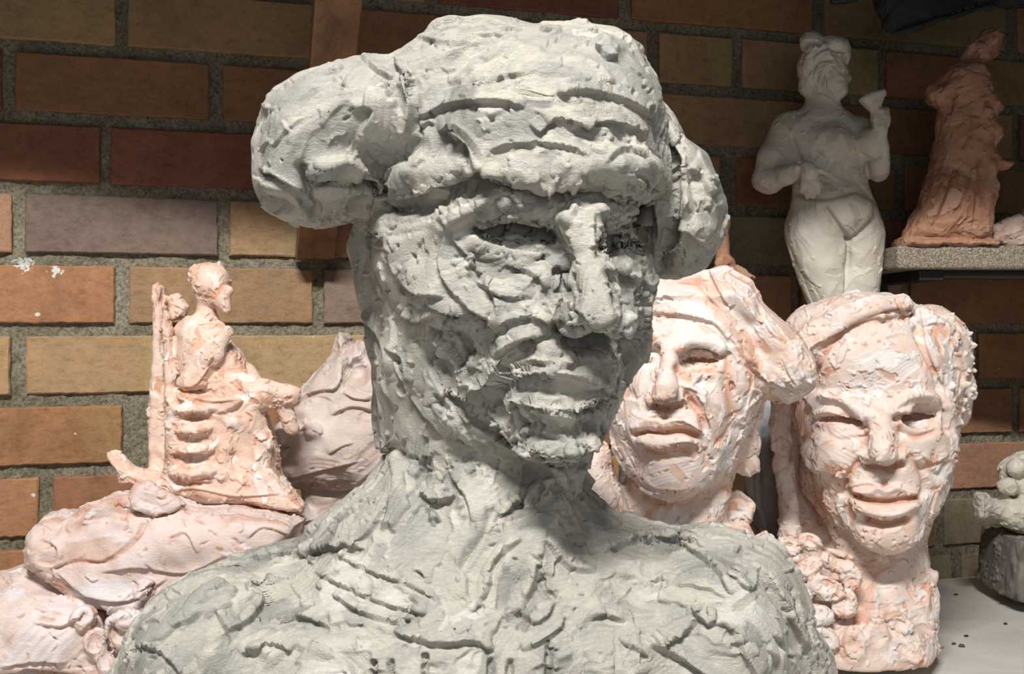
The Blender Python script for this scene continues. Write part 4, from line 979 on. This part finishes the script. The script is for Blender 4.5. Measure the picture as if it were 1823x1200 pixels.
    P([(1622, 560), (1576, 560), (1517, 582), (1462, 628), (1446, 690)], 7, -12, 40); P([(1632, 585), (1660, 642), (1676, 700), (1690, 765)], 7, -14, 40)
    P([(1560, 700), (1562, 660)], 14, -4, W); P([(1440, 790), (1436, 850), (1460, 930)], 10, -8, 60)
    s.noise(2.0, 100, 6, 2); s.commit()
    fl = flowfield([(1480, 560, 30), (1430, 620, 50), (1680, 620, -60), (1705, 700, -80), (1560, 630, 20), (1500, 700, 20), (1490, 800, -30), (1650, 800, 30), (1570, 760, 85), (1570, 880, 0), (1570, 950, 10), (1400, 820, 85), (1450, 900, 80), (1560, 1040, 75), (1640, 960, 75), (1450, 1060, 40), (1600, 1120, 20)])
    s.dabs(60, 24, 0.13, fl); s.dabs(260, 12, 0.22, fl); s.dabs(520, 7, 0.33, fl, jit=0.9); s.commit()
    for p_, r_, a_ in [([(1405, 650), (1450, 615), (1520, 575), (1600, 562)], 9, 8), ([(1595, 540), (1612, 570), (1600, 590)], 7, 6), ([(1640, 560), (1650, 620), (1680, 690)], 7, 6), ([(1690, 600), (1715, 650), (1710, 690)], 8, 6), ([(1420, 700), (1445, 725), (1440, 750)], 6, 6),
                       ([(1640, 810), (1660, 825), (1690, 808)], 8, 7), ([(1500, 872), (1540, 862), (1570, 868)], 5, 4), ([(1670, 570), (1690, 590), (1700, 620)], 7, 5), ([(1655, 1070), (1620, 1085), (1590, 1080)], 6, 6), ([(1530, 1090), (1560, 1110), (1590, 1100)], 7, 6), ([(1395, 760), (1410, 800), (1400, 850)], 6, 5), ([(1440, 960), (1480, 985), (1530, 1000)], 7, 6)]:
        s.flap(p_, r_, a_, wmax=140, sharp=1.6)
    for p_ in ([(1462, 748), (1495, 745), (1524, 749)], [(1598, 744), (1630, 740), (1655, 742)], [(1516, 882), (1540, 889), (1575, 893), (1605, 890), (1636, 884)], [(1546, 828), (1575, 832), (1604, 826)], [(1545, 924), (1575, 930), (1610, 922)], [(1530, 822), (1508, 850), (1500, 878)]): P(p_, 5, -3, W)
    s.tears(420, 15, 2.8, 3.4, fl, jit=0.8); s.crumbs(280, 1.9, 2.4); s.cracks(180, 10, 1.6, 3.2, fl); s.crumbs(30, 3.5, 6, where=lambda q: (q.pu > 1690) & (q.pv < 760)); s.commit()
    ha = above([(1380, 1000), (1420, 990), (1425, 820), (1440, 700), (1462, 632), (1517, 584), (1576, 562), (1622, 560), (1645, 600), (1664, 645), (1680, 700), (1692, 770), (1760, 780)])
    o = s.build('woman_bust', 1.087, M_PALE, [('hair', lambda q: ha(q) | ((q.V[:, 1] > 50) & (q.pv < 880))), ('shawl', lambda q: q.pv > np.interp(q.pu, [1380, 1420, 1500, 1545, 1640, 1670], [940, 950, 985, 1075, 1060, 1000])), ('body', None)])
    tag(o, 'pale pink clay bust of a smiling woman with swept up hair and a ruffled shawl', 'sculpture')

# ------------------------------------------------------------------ grey curved piece between the two heads
def build_curved():
    v = Vol(1310, 1440, 660, 1140, -70, 90, 4.0)
    v.chain([(1378, 690, 0, 24), (1364, 760, 0, 30), (1360, 830, 0, 32), (1370, 900, 0, 34), (1388, 960, 0, 36), (1395, 1120, 0, 44)], k=14)
    v.chain([(1352, 760, -30, 6), (1346, 830, -36, 6), (1352, 900, -36, 6), (1372, 960, -30, 6)], k=4)
    v.cutz(1112, 0)
    s = Sculpt(v, 1, 2, seed=41); s.dabs(50, 22, 0.14, lambda u, q: 85); s.commit()
    tag(s.build('clay_column', 1.19, M_BLUE), 'smooth blue-grey curved clay piece standing in the gap between the two pink busts', 'sculpture')
for k_, f_ in (('man', build_man), ('woman', build_woman), ('curved', build_curved)):
    if not ONLY or k_ in ONLY: f_()
# ------------------------------------------------------------------ seated figure on a throne, left
def build_seated():
    D = 0.99; v = Vol(180, 560, 445, 925, -110, 120, 2.6)
    # throne: tall back post, plinth, stepped seat
    v.poly([(274, 508), (282, 503), (292, 512), (296, 560), (303, 640), (306, 720), (312, 860), (300, 875), (268, 862), (266, 760), (272, 640), (275, 560)], 10, 26, 12, k=4)
    v.poly([(292, 540), (304, 560), (312, 640), (314, 720), (322, 860), (300, 870), (296, 700), (290, 600)], -22, 14, 9, k=4)
    v.poly([(296, 528), (318, 522), (336, 545), (330, 566), (306, 572)], 20, 14, 9, k=5)
    v.poly([(300, 690), (330, 688), (430, 706), (470, 730), (492, 800), (500, 850), (540, 900), (538, 912), (470, 905), (400, 900), (330, 888), (262, 868), (300, 830)], -10, 72, 34, k=8)
    v.poly([(192, 810), (202, 804), (232, 826), (262, 838), (300, 842), (330, 870), (300, 884), (250, 868), (215, 862), (208, 840)], -30, 26, 12, k=8)
    for (q, a) in ((728, 36), (764, 38), (800, 40), (838, 46)):
        v.ell(346, q, -78, a, 12, 24, ry=-4, k=4)
    v.ell(346, 745, -98, 34, 9, 26, k=4, sub=True); v.ell(346, 782, -100, 34, 8, 26, k=4, sub=True); v.ell(346, 818, -102, 36, 9, 26, k=4, sub=True)
    v.cone((388, 720, -66), 9, (398, 850, -80), 8, k=6); v.ell(430, 800, -86, 26, 54, 22, rz=0, k=6, sub=True)
    v.poly([(440, 840), (480, 838), (516, 872), (542, 902), (538, 912), (470, 906), (436, 890)], -66, 20, 12, k=8)
    # lap, knees and drapery
    v.cone((390, 680, -20), 34, (470, 706, -50), 26, k=14); v.cone((460, 700, -50), 24, (520, 706, -40), 17, k=10); v.ell(512, 700, -46, 22, 16, 18, k=6)
    v.poly([(318, 698), (352, 704), (425, 706), (436, 712), (420, 730), (398, 738), (370, 730), (320, 716)], -70, 18, 9, k=6)
    v.cone((440, 730, -50), 24, (470, 790, -50), 16, k=12); v.cone((500, 715, -40), 16, (520, 760, -30), 14, k=10)
    v.cone((440, 660, 0), 14, (462, 690, -20), 12, k=8)
    # body
    v.ell(364, 628, -10, 52, 64, 42, ry=6, k=12); v.ell(350, 590, -6, 34, 30, 34, k=10); v.ell(405, 650, -20, 30, 40, 34, k=12)
    v.cone((368, 545, -4), 17, (364, 580, -4), 22, k=10)
    v.ell(376, 506, -6, 33, 42, 36, ry=-6, k=6); v.ell(394, 528, -22, 18, 26, 20, k=6); v.cone((398, 530, -26), 13, (403, 552, -28), 8, k=5); v.ell(410, 518, -26, 7, 9, 8, k=3); v.ell(352, 490, 0, 14, 20, 24, k=5)
    v.cone((345, 672, -46), 22, (382, 630, -56), 17, k=6); v.cone((382, 630, -56), 17, (406, 590, -60), 10, k=6); v.ell(342, 680, -50, 27, 15, 20, k=5)
    v.cutz(912, 0)
    s = Sculpt(v, 1, 1, seed=51); s.expose = 0.8; P = s.push  # expose: strength of the painted groove shade
    P([(398, 504), (408, 506)], 3, -2)
    s.noise(1.6, 60, 9, 2); s.commit()
    fl = flowfield([(285, 650, 88), (300, 800, 88), (346, 760, 0), (346, 840, 5), (360, 620, 75), (400, 610, 55), (450, 700, -20), (420, 800, 85), (480, 860, -40), (400, 880, -12), (250, 850, -25), (376, 500, 70)])
    s.dabs(200, 11, 0.22, fl); s.dabs(380, 6, 0.36, fl, jit=0.8); s.commit()
    for p_, r_, a_ in [([(300, 880), (340, 870), (420, 884), (500, 880)], 8, 4), ([(310, 845), (340, 856), (380, 858)], 6, 6), ([(320, 702), (370, 716), (430, 712)], 6, 5), ([(420, 880), (440, 850), (400, 835)], 6, 5), ([(325, 690), (350, 684), (375, 650)], 6, 5), ([(436, 732), (450, 745), (440, 770)], 6, 5)]:
        s.flap(p_, r_, a_, sharp=1.5)
    s.tears(220, 13, 2.5, 3.0, fl); s.crumbs(150, 1.7, 2.2); s.commit()
    fig = lambda q: ((q.pv < 694) & (q.pu > 322)) | ((q.pv < 735) & (q.pu > 436) & (q.pv < 1e4)) | ((q.pu > 338) & (q.pv < 700))
    tag(s.build('seated_figure', D, M_PINK, [('figure', fig), ('throne', None)]), 'small pink clay figure sitting on a high-backed throne with one arm raised', 'sculpture')

# ------------------------------------------------------------------ mauve head-like piece behind it
def build_mauve():
    v = Vol(460, 770, 570, 1060, -110, 120, 3.2)
    v.poly([(484, 806), (478, 830), (492, 856), (530, 868), (600, 872), (720, 860), (740, 800), (740, 680), (700, 650), (672, 640), (658, 604), (648, 612), (640, 600), (630, 612), (618, 594), (606, 590), (598, 616), (584, 642), (556, 672), (530, 700), (516, 722), (528, 752), (520, 780)], 10, 96, 60, k=12)
    v.ell(630, 780, -30, 110, 80, 80, k=24)
    v.chain([(606, 600, 0, 9), (592, 650, -30, 14), (570, 690, -60, 14), (590, 740, -80, 12)], k=12); v.chain([(650, 615, 0, 10), (655, 670, -60, 14), (640, 730, -80, 16)], k=12)
    v.ell(630, 660, -90, 28, 34, 50, k=12, sub=True); v.ell(560, 770, -96, 18, 14, 20, k=8)
    v.ell(495, 832, -40, 26, 28, 30, k=8); v.ell(520, 770, -60, 30, 24, 26, k=10)
    v.poly([(540, 850), (700, 850), (700, 1056), (545, 1056)], 20, 60, 30, k=10)
    v.cutz(1040, 0)
    s = Sculpt(v, 1, 2, seed=61); s.expose = 0.8; s.noise(2.4, 80, 4, 2); s.commit()  # expose: strength of the painted groove shade
    fl = flowfield([(600, 640, 60), (560, 720, 50), (640, 700, 10), (620, 800, 20), (500, 830, 60), (600, 900, 5)])
    s.dabs(70, 9, 0.25, fl); s.dabs(60, 18, 0.2, fl); s.dabs(30, 32, 0.12, fl); s.commit()
    for p_, r_, a_ in [([(520, 722), (560, 700), (600, 690), (610, 650)], 9, 9), ([(590, 740), (630, 726), (672, 735)], 9, 10), ([(610, 700), (640, 712), (680, 708)], 8, 8), ([(530, 770), (548, 760), (545, 745)], 6, 7), ([(500, 856), (560, 840), (640, 822)], 8, 6), ([(585, 810), (610, 795), (630, 790)], 7, 5)]:
        s.flap(p_, r_, a_, sharp=1.7)
    s.tears(60, 16, 3, 2.6, fl); s.crumbs(60, 2, 2.5); s.commit()
    tag(s.build('horned_sculpture', 1.07, M_MAUVE), 'mauve-grey clay piece with pointed horn-like tips behind the neck of the grey bust', 'sculpture')

# ------------------------------------------------------------------ large pink slab at the lower left
def build_slab():
    D = 0.93; v = Vol(-110, 650, 840, 1300, -150, 150, 3.8)
    v.poly([(66, 1000), (64, 962), (72, 930), (92, 908), (118, 906), (134, 914), (160, 900), (190, 884), (222, 880), (238, 868), (262, 866), (300, 884), (332, 896), (352, 906), (400, 902), (470, 908), (520, 916), (542, 926), (536, 952), (560, 1010), (600, 1060), (500, 1100), (300, 1100), (180, 1060), (100, 1020)], 10, 120, 46, k=14)
    v.poly([(-110, 1030), (0, 1024), (72, 1000), (110, 1010), (180, 1050), (260, 1100), (330, 1160), (460, 1100), (620, 1080), (640, 1310), (-110, 1310)], 10, 128, 60, k=20)
    v.ell(60, 1130, -100, 130, 70, 60, k=30); v.ell(330, 960, -90, 190, 44, 36, ry=-6, k=24)
    v.poly([(230, 880), (240, 862), (262, 858), (296, 880), (330, 898), (318, 912), (280, 920), (240, 908)], -92, 15, 9, k=5); v.poly([(150, 912), (190, 888), (225, 880), (250, 900), (200, 930), (140, 935)], -88, 14, 10, k=6)
    for (u, q, a, b) in ((170, 1148, 22, 30), (212, 1128, 20, 34), (235, 1100, 26, 18), (190, 1180, 20, 26), (150, 1100, 20, 22), (256, 1050, 16, 20)):
        v.ell(u, q, -128, a, b, 22, k=5); v.ell(u-2, q-3, -146, a*0.6, b*0.6, 14, k=5, sub=True)
    v.ell(60, 1215, -120, 75, 28, 60, k=12, sub=True)
    v.cutz(1281, 0)
    s = Sculpt(v, 1, 2, seed=71); s.expose = 0.8; P = s.push  # expose: strength of the painted groove shade
    s.noise(5, 130, 14, 2); s.commit()
    fl = flowfield([(100, 940, 60), (200, 930, 25), (400, 930, -8), (450, 970, 25), (300, 1010, 10), (180, 1030, -25), (60, 1060, 20), (60, 1130, -5), (200, 1130, 60), (250, 1090, 30)])
    s.dabs(200, 8, 0.30, fl); s.dabs(120, 18, 0.2, fl); s.dabs(50, 40, 0.12, fl); s.commit()
    for p_, r_, a_ in [([(96, 1014), (140, 1000), (190, 1000), (240, 965), (258, 940), (262, 926), (240, 930), (190, 926), (130, 930)], 7, 6), ([(332, 900), (310, 918), (276, 926), (262, 932)], 8, 8), ([(70, 960), (100, 975), (98, 1005), (66, 1002)], 8, 8), ([(100, 1020), (160, 1060), (230, 1070), (300, 1030)], 10, 9),
                       ([(180, 1020), (250, 1010), (330, 1020), (400, 990)], 9, 7), ([(60, 1110), (110, 1116), (150, 1095)], 10, 9), ([(0, 1190), (60, 1176), (120, 1180)], 10, 9), ([(300, 960), (330, 950), (350, 985)], 7, 6), ([(240, 1060), (270, 1040), (262, 1075), (235, 1090)], 8, 8), ([(190, 1160), (200, 1110), (240, 1100)], 8, 8), ([(440, 960), (470, 940), (520, 955)], 7, 5), ([(140, 1060), (190, 1085), (185, 1110)], 8, 8)]:
        s.flap(p_, r_, a_, wmax=60, sharp=1.8, under=0.9)
    P([(100, 1012), (140, 998), (185, 1000), (235, 965), (255, 935)], 3, -6, 60); P([(70, 1100), (95, 1104)], 5, -6, 60)
    s.tears(230, 20, 3.2, 3.6, fl); s.cracks(90, 22, 1.8, 4, fl); s.crumbs(100, 2.2, 2.6); s.commit()
    tag(s.build('clay_slab_sculpture', D, M_SLAB), 'large cracked pale pink clay form lying across the lower left corner', 'sculpture')
for k_, f_ in (('seated', build_seated), ('mauve', build_mauve), ('slab', build_slab)):
    if not ONLY or k_ in ONLY: f_()
# ------------------------------------------------------------------ white plaster woman
def build_plaster():
    D = 1.235; v = Vol(1325, 1600, 40, 760, -95, 90, 2.6)
    # head turned to the right, hair rolled up
    v.ell(1468, 118, 0, 38, 50, 42, k=4); v.ell(1484, 140, -18, 26, 34, 26, ry=-8, k=8); v.ell(1510, 140, -20, 6, 8, 7, k=5); v.ell(1496, 162, -20, 15, 11, 14, k=6)
    v.ell(1444, 74, -4, 20, 20, 24, k=6); v.ell(1480, 84, -4, 32, 20, 34, k=8); v.ell(1436, 120, 4, 17, 26, 30, k=6); v.ell(1434, 150, 4, 14, 20, 22, k=6); v.ell(1462, 96, -22, 28, 20, 20, ry=20, k=6); v.ell(1500, 100, -10, 14, 18, 20, k=6)
    v.cone((1466, 165, 4), 27, (1462, 205, 6), 32, k=12)
    # torso
    v.cone((1410, 232, 8), 30, (1528, 236, 8), 27, k=24); v.ell(1466, 262, 0, 78, 66, 46, k=24); v.ell(1478, 330, 0, 66, 70, 44, k=26)
    v.ell(1484, 390, 4, 80, 66, 54, k=26)
    v.ell(1484, 256, -40, 40, 30, 24, ry=12, k=16); v.ell(1549, 256, -38, 24, 27, 24, ry=-10, k=14); v.ell(1500, 372, -40, 48, 36, 22, k=20)
    # arms: right hand on the belly, left forearm raised with a cup
    v.chain([(1402, 232, 6, 30), (1378, 280, 0, 27), (1364, 318, -4, 24), (1372, 324, -14, 20)], k=10); v.chain([(1368, 322, -12, 21), (1400, 312, -44, 17), (1428, 300, -62, 13), (1440, 306, -68, 15)], k=10)
    for i, (a, b) in enumerate(((1428, 340), (1438, 350), (1448, 350), (1458, 344))): v.chain([(1430+i*7, 310, -68, 6), (1431+i*8, 326, -70, 5.5), (a, b, -62, 4.5)], k=3)
    v.chain([(1444, 300, -68, 7), (1462, 304, -68, 5), (1478, 312, -62, 4)], k=3)
    v.chain([(1540, 236, 8, 24), (1562, 280, 4, 18), (1564, 305, -10, 16), (1566, 290, -34, 15)], k=10); v.chain([(1564, 300, -26, 15), (1568, 260, -48, 12), (1568, 232, -58, 11), (1566, 212, -60, 15)], k=8)
    for i in range(4): v.chain([(1578, 196+i*9, -58, 6), (1570, 198+i*9, -72, 5.5), (1558, 198+i*9, -66, 5)], k=2)
    v.ell(1570, 212, -60, 16, 20, 15, k=4); v.cone((1560, 206, -60), 8, (1556, 188, -62), 10, k=4); v.poly([(1527, 177), (1546, 164), (1574, 157), (1578, 166), (1568, 190), (1548, 196)], -62, 17, 8, k=4)
    # thighs
    v.cone((1452, 420, 4), 54, (1482, 560, 4), 36, k=18); v.cone((1530, 420, 4), 44, (1528, 560, 4), 34, k=10)
    v.cone((1482, 560, 4), 36, (1488, 700, 10), 28, k=8); v.cone((1528, 560, 4), 34, (1526, 700, 10), 27, k=8)
    v.poly([(1430, 690), (1590, 690), (1596, 740), (1424, 740)], 8, 46, 14, k=6)
    v.cutz(729.5, 0)
    s = Sculpt(v, 1, 2, seed=81); P = s.push
    P([(1470, 372), (1490, 400), (1512, 428)], 5, -9, 10); P([(1512, 428), (1536, 412), (1556, 392)], 4, -7, 10); P([(1512, 430), (1508, 500), (1506, 560)], 4, -8, 10)
    P([(1452, 274), (1480, 288), (1512, 276)], 6, -5, 10); P([(1532, 276), (1552, 285), (1566, 274)], 5, -5, 10); P([(1418, 345), (1470, 352), (1520, 340), (1556, 352)], 6, -5, 10)
    P([(1410, 250), (1424, 290), (1420, 310)], 6, -6, 10); P([(1502, 128), (1508, 132)], 4, -3, 10); P([(1445, 100), (1470, 84), (1500, 92)], 3, -4, 10); P([(1440, 130), (1455, 110), (1480, 105)], 3, -4, 10); P([(1430, 90), (1450, 95), (1460, 75)], 3, -4, 10)
    P([(1503, 300), (1505, 345)], 5, -3, 10)
    s.noise(1.1, 60, 8, 2); s.commit()
    s.dabs(110, 14, 0.08); s.dabs(200, 7, 0.14); s.dabs(60, 6, 0.35, where=lambda q: q.pv < 170); s.commit()
    s.tears(50, 14, 2.5, 2.0); s.crumbs(50, 1.7, 1.6); s.commit()
    tag(s.build('nude_figurine', D, M_PLASTER, [('cup', lambda q: (q.pv < 197) & (q.pu > 1522)), ('hair', lambda q: (q.pv < 165) & ((q.pv < 104) | (q.pu < 1452) | (q.V[:, 1] > 14)) & (q.pu < 1522)), ('base', lambda q: q.pv > 690), ('body', None)]), 'white plaster figurine of a nude woman holding up a small cup', 'figurine')

def build_terra():
    D = 1.215; v = Vol(1585, 1815, 40, 450, -60, 62, 2.4)
    v.poly([(1684, 118), (1722, 108), (1745, 112), (1758, 135), (1764, 168), (1775, 182), (1784, 196), (1774, 206), (1772, 215), (1782, 232), (1778, 250), (1768, 262), (1772, 280), (1800, 290), (1792, 302), (1776, 302), (1770, 320), (1774, 334), (1768, 350), (1764, 380), (1762, 436), (1600, 436), (1612, 408), (1634, 372), (1645, 335), (1658, 300), (1662, 270), (1676, 222), (1688, 196), (1660, 186), (1650, 174), (1656, 155)], 0, 42, 30, k=8)
    v.ell(1700, 230, -10, 30, 80, 34, k=18); v.ell(1700, 370, -8, 56, 70, 44, k=18); v.ell(1715, 145, -18, 32, 30, 24, k=12)
    v.ell(1761, 78, -4, 22, 31, 25, ry=22, k=4); v.ell(1742, 92, -8, 22, 16, 20, ry=30, k=8); v.cone((1730, 98, -4), 14, (1716, 118, -2), 16, k=8)
    v.cone((1664, 165, -12), 16, (1690, 185, -18), 10, k=8); v.ell(1796, 291, -10, 8, 5, 7, k=4)
    v.poly([(1598, 424), (1764, 428), (1766, 444), (1596, 444)], 0, 50, 10, k=5)
    v.cutz(437.5, -40)
    s = Sculpt(v, 1, 2, seed=91)
    for p_ in ([(1740, 205), (1728, 240), (1715, 262)], [(1690, 170), (1700, 165), (1692, 200)], [(1700, 300), (1680, 350), (1660, 400)], [(1730, 300), (1715, 350), (1700, 380)], [(1745, 280), (1742, 340), (1735, 400)]): s.push(p_, 3.5, -5, 0)
    s.noise(1.5, 50, 12, 2); s.commit()
    fl = flowfield([(1720, 130, 20), (1700, 220, 70), (1690, 330, 65), (1740, 330, 85), (1690, 410, 10), (1760, 78, 50)])
    s.dabs(120, 11, 0.2, fl); s.dabs(160, 6, 0.25, fl); s.commit(); s.tears(70, 14, 2.5, 2.2, fl); s.crumbs(50, 1.7, 2); s.commit()
    tag(s.build('robed_figurine', D, M_TERRA), 'terracotta figurine of a robed figure with bowed head standing on the speckled shelf', 'figurine')

def build_fragment():
    v = Vol(1755, 1880, 350, 450, -35, 38, 2.2)
    v.poly([(1768, 402), (1790, 396), (1812, 384), (1830, 366), (1850, 372), (1870, 438), (1790, 438), (1772, 424)], 0, 26, 14, k=6)
    v.cone((1772, 408, -10), 8, (1812, 392, -16), 12, k=6); v.cone((1776, 424, -14), 7, (1830, 428, -14), 10, k=6)
    v.cutz(437.5, -20)
    s = Sculpt(v, 1, 1, seed=95); s.dabs(60, 9, 0.28); s.dabs(50, 5, 0.3); s.commit(); s.tears(25, 10, 2.2, 2); s.commit()
    tag(s.build('clay_fragment', 1.235, M_PINK), 'pale torn clay fragment at the right end of the speckled shelf', 'clay fragment')

def build_reclining():
    D = 1.30; v = Vol(1720, 1960, 790, 1000, -60, 80, 2.4)
    v.ell(1832, 850, 20, 52, 46, 44, k=8); v.ell(1795, 866, -10, 20, 16, 18, k=8); v.ell(1810, 832, -14, 20, 16, 18, k=6)
    v.chain([(1752, 900, -24, 17), (1775, 905, -20, 15), (1800, 915, -14, 24), (1850, 918, -4, 36), (1920, 925, 10, 42)], k=10)
    for i in range(4): v.chain([(1754, 884+i*11, -26, 8.5), (1742, 884+i*11, -40, 7.5), (1746, 887+i*10, -50, 6.5)], k=2)
    v.poly([(1790, 910), (1960, 900), (1960, 990), (1800, 960)], 20, 50, 30, k=12)
    v.cutz(950, 0)
    s = Sculpt(v, 1, 1, seed=97); s.noise(1.5, 50, 3, 2); s.commit(); s.dabs(110, 10, 0.2); s.dabs(100, 6, 0.26); s.commit(); s.tears(40, 12, 2.4, 2.2); s.crumbs(60, 1.8, 2); s.commit()
    tag(s.build('reclining_figure', D, M_PLASTER), 'pale clay figure with an outstretched fist at the right edge, on the rough block', 'sculpture')
    # rough block under it
    v = Vol(1755, 1980, 930, 1100, -90, 120, 3.6)
    v.poly([(1776, 936), (1972, 936), (1972, 1072), (1800, 1072), (1768, 1050)], 20, 80, 8, k=2)
    v.cutz(952, 0, below=False); v.cutz(1069, -40)
    s = Sculpt(v, 1, 2, seed=98); s.dabs(60, 12, 0.12); s.commit(); s.tears(60, 16, 3, 2.2, lambda u, q: 0); s.crumbs(60, 2.5, 3, where=lambda q: q.pu < 1785); s.commit()
    tag(s.build('rough_block', D, M_DULL), 'dark rough-edged block on the table at the lower right', 'block')

def build_small_terra():
    v = Vol(1262, 1352, 370, 560, -30, 34, 2.4)
    v.ell(1291, 396, 0, 11, 15, 12, k=4); v.cone((1288, 410, 0), 9, (1284, 560, 0), 22, k=6); v.ell(1296, 468, -6, 12, 12, 12, k=5)
    v.poly([(1296, 468), (1318, 476), (1344, 492), (1346, 500), (1320, 500), (1300, 560), (1280, 560)], 0, 14, 8, k=5)
    v.cutz(545, 0)
    s = Sculpt(v, 1, 1, seed=99); s.dabs(60, 7, 0.25); s.commit(); s.tears(20, 10, 2, 2); s.commit()
    tag(s.build('small_terracotta_figure', 1.22, M_TERRA), "small orange terracotta figure peeping out above the man's beret", 'figurine')
for k_, f_ in (('plaster', build_plaster), ('terra', build_terra), ('frag', build_fragment), ('recl', build_reclining), ('smallt', build_small_terra)):
    if not ONLY or k_ in ONLY: f_()
if not ONLY or 'wall' in ONLY: build_wall(); build_fittings()
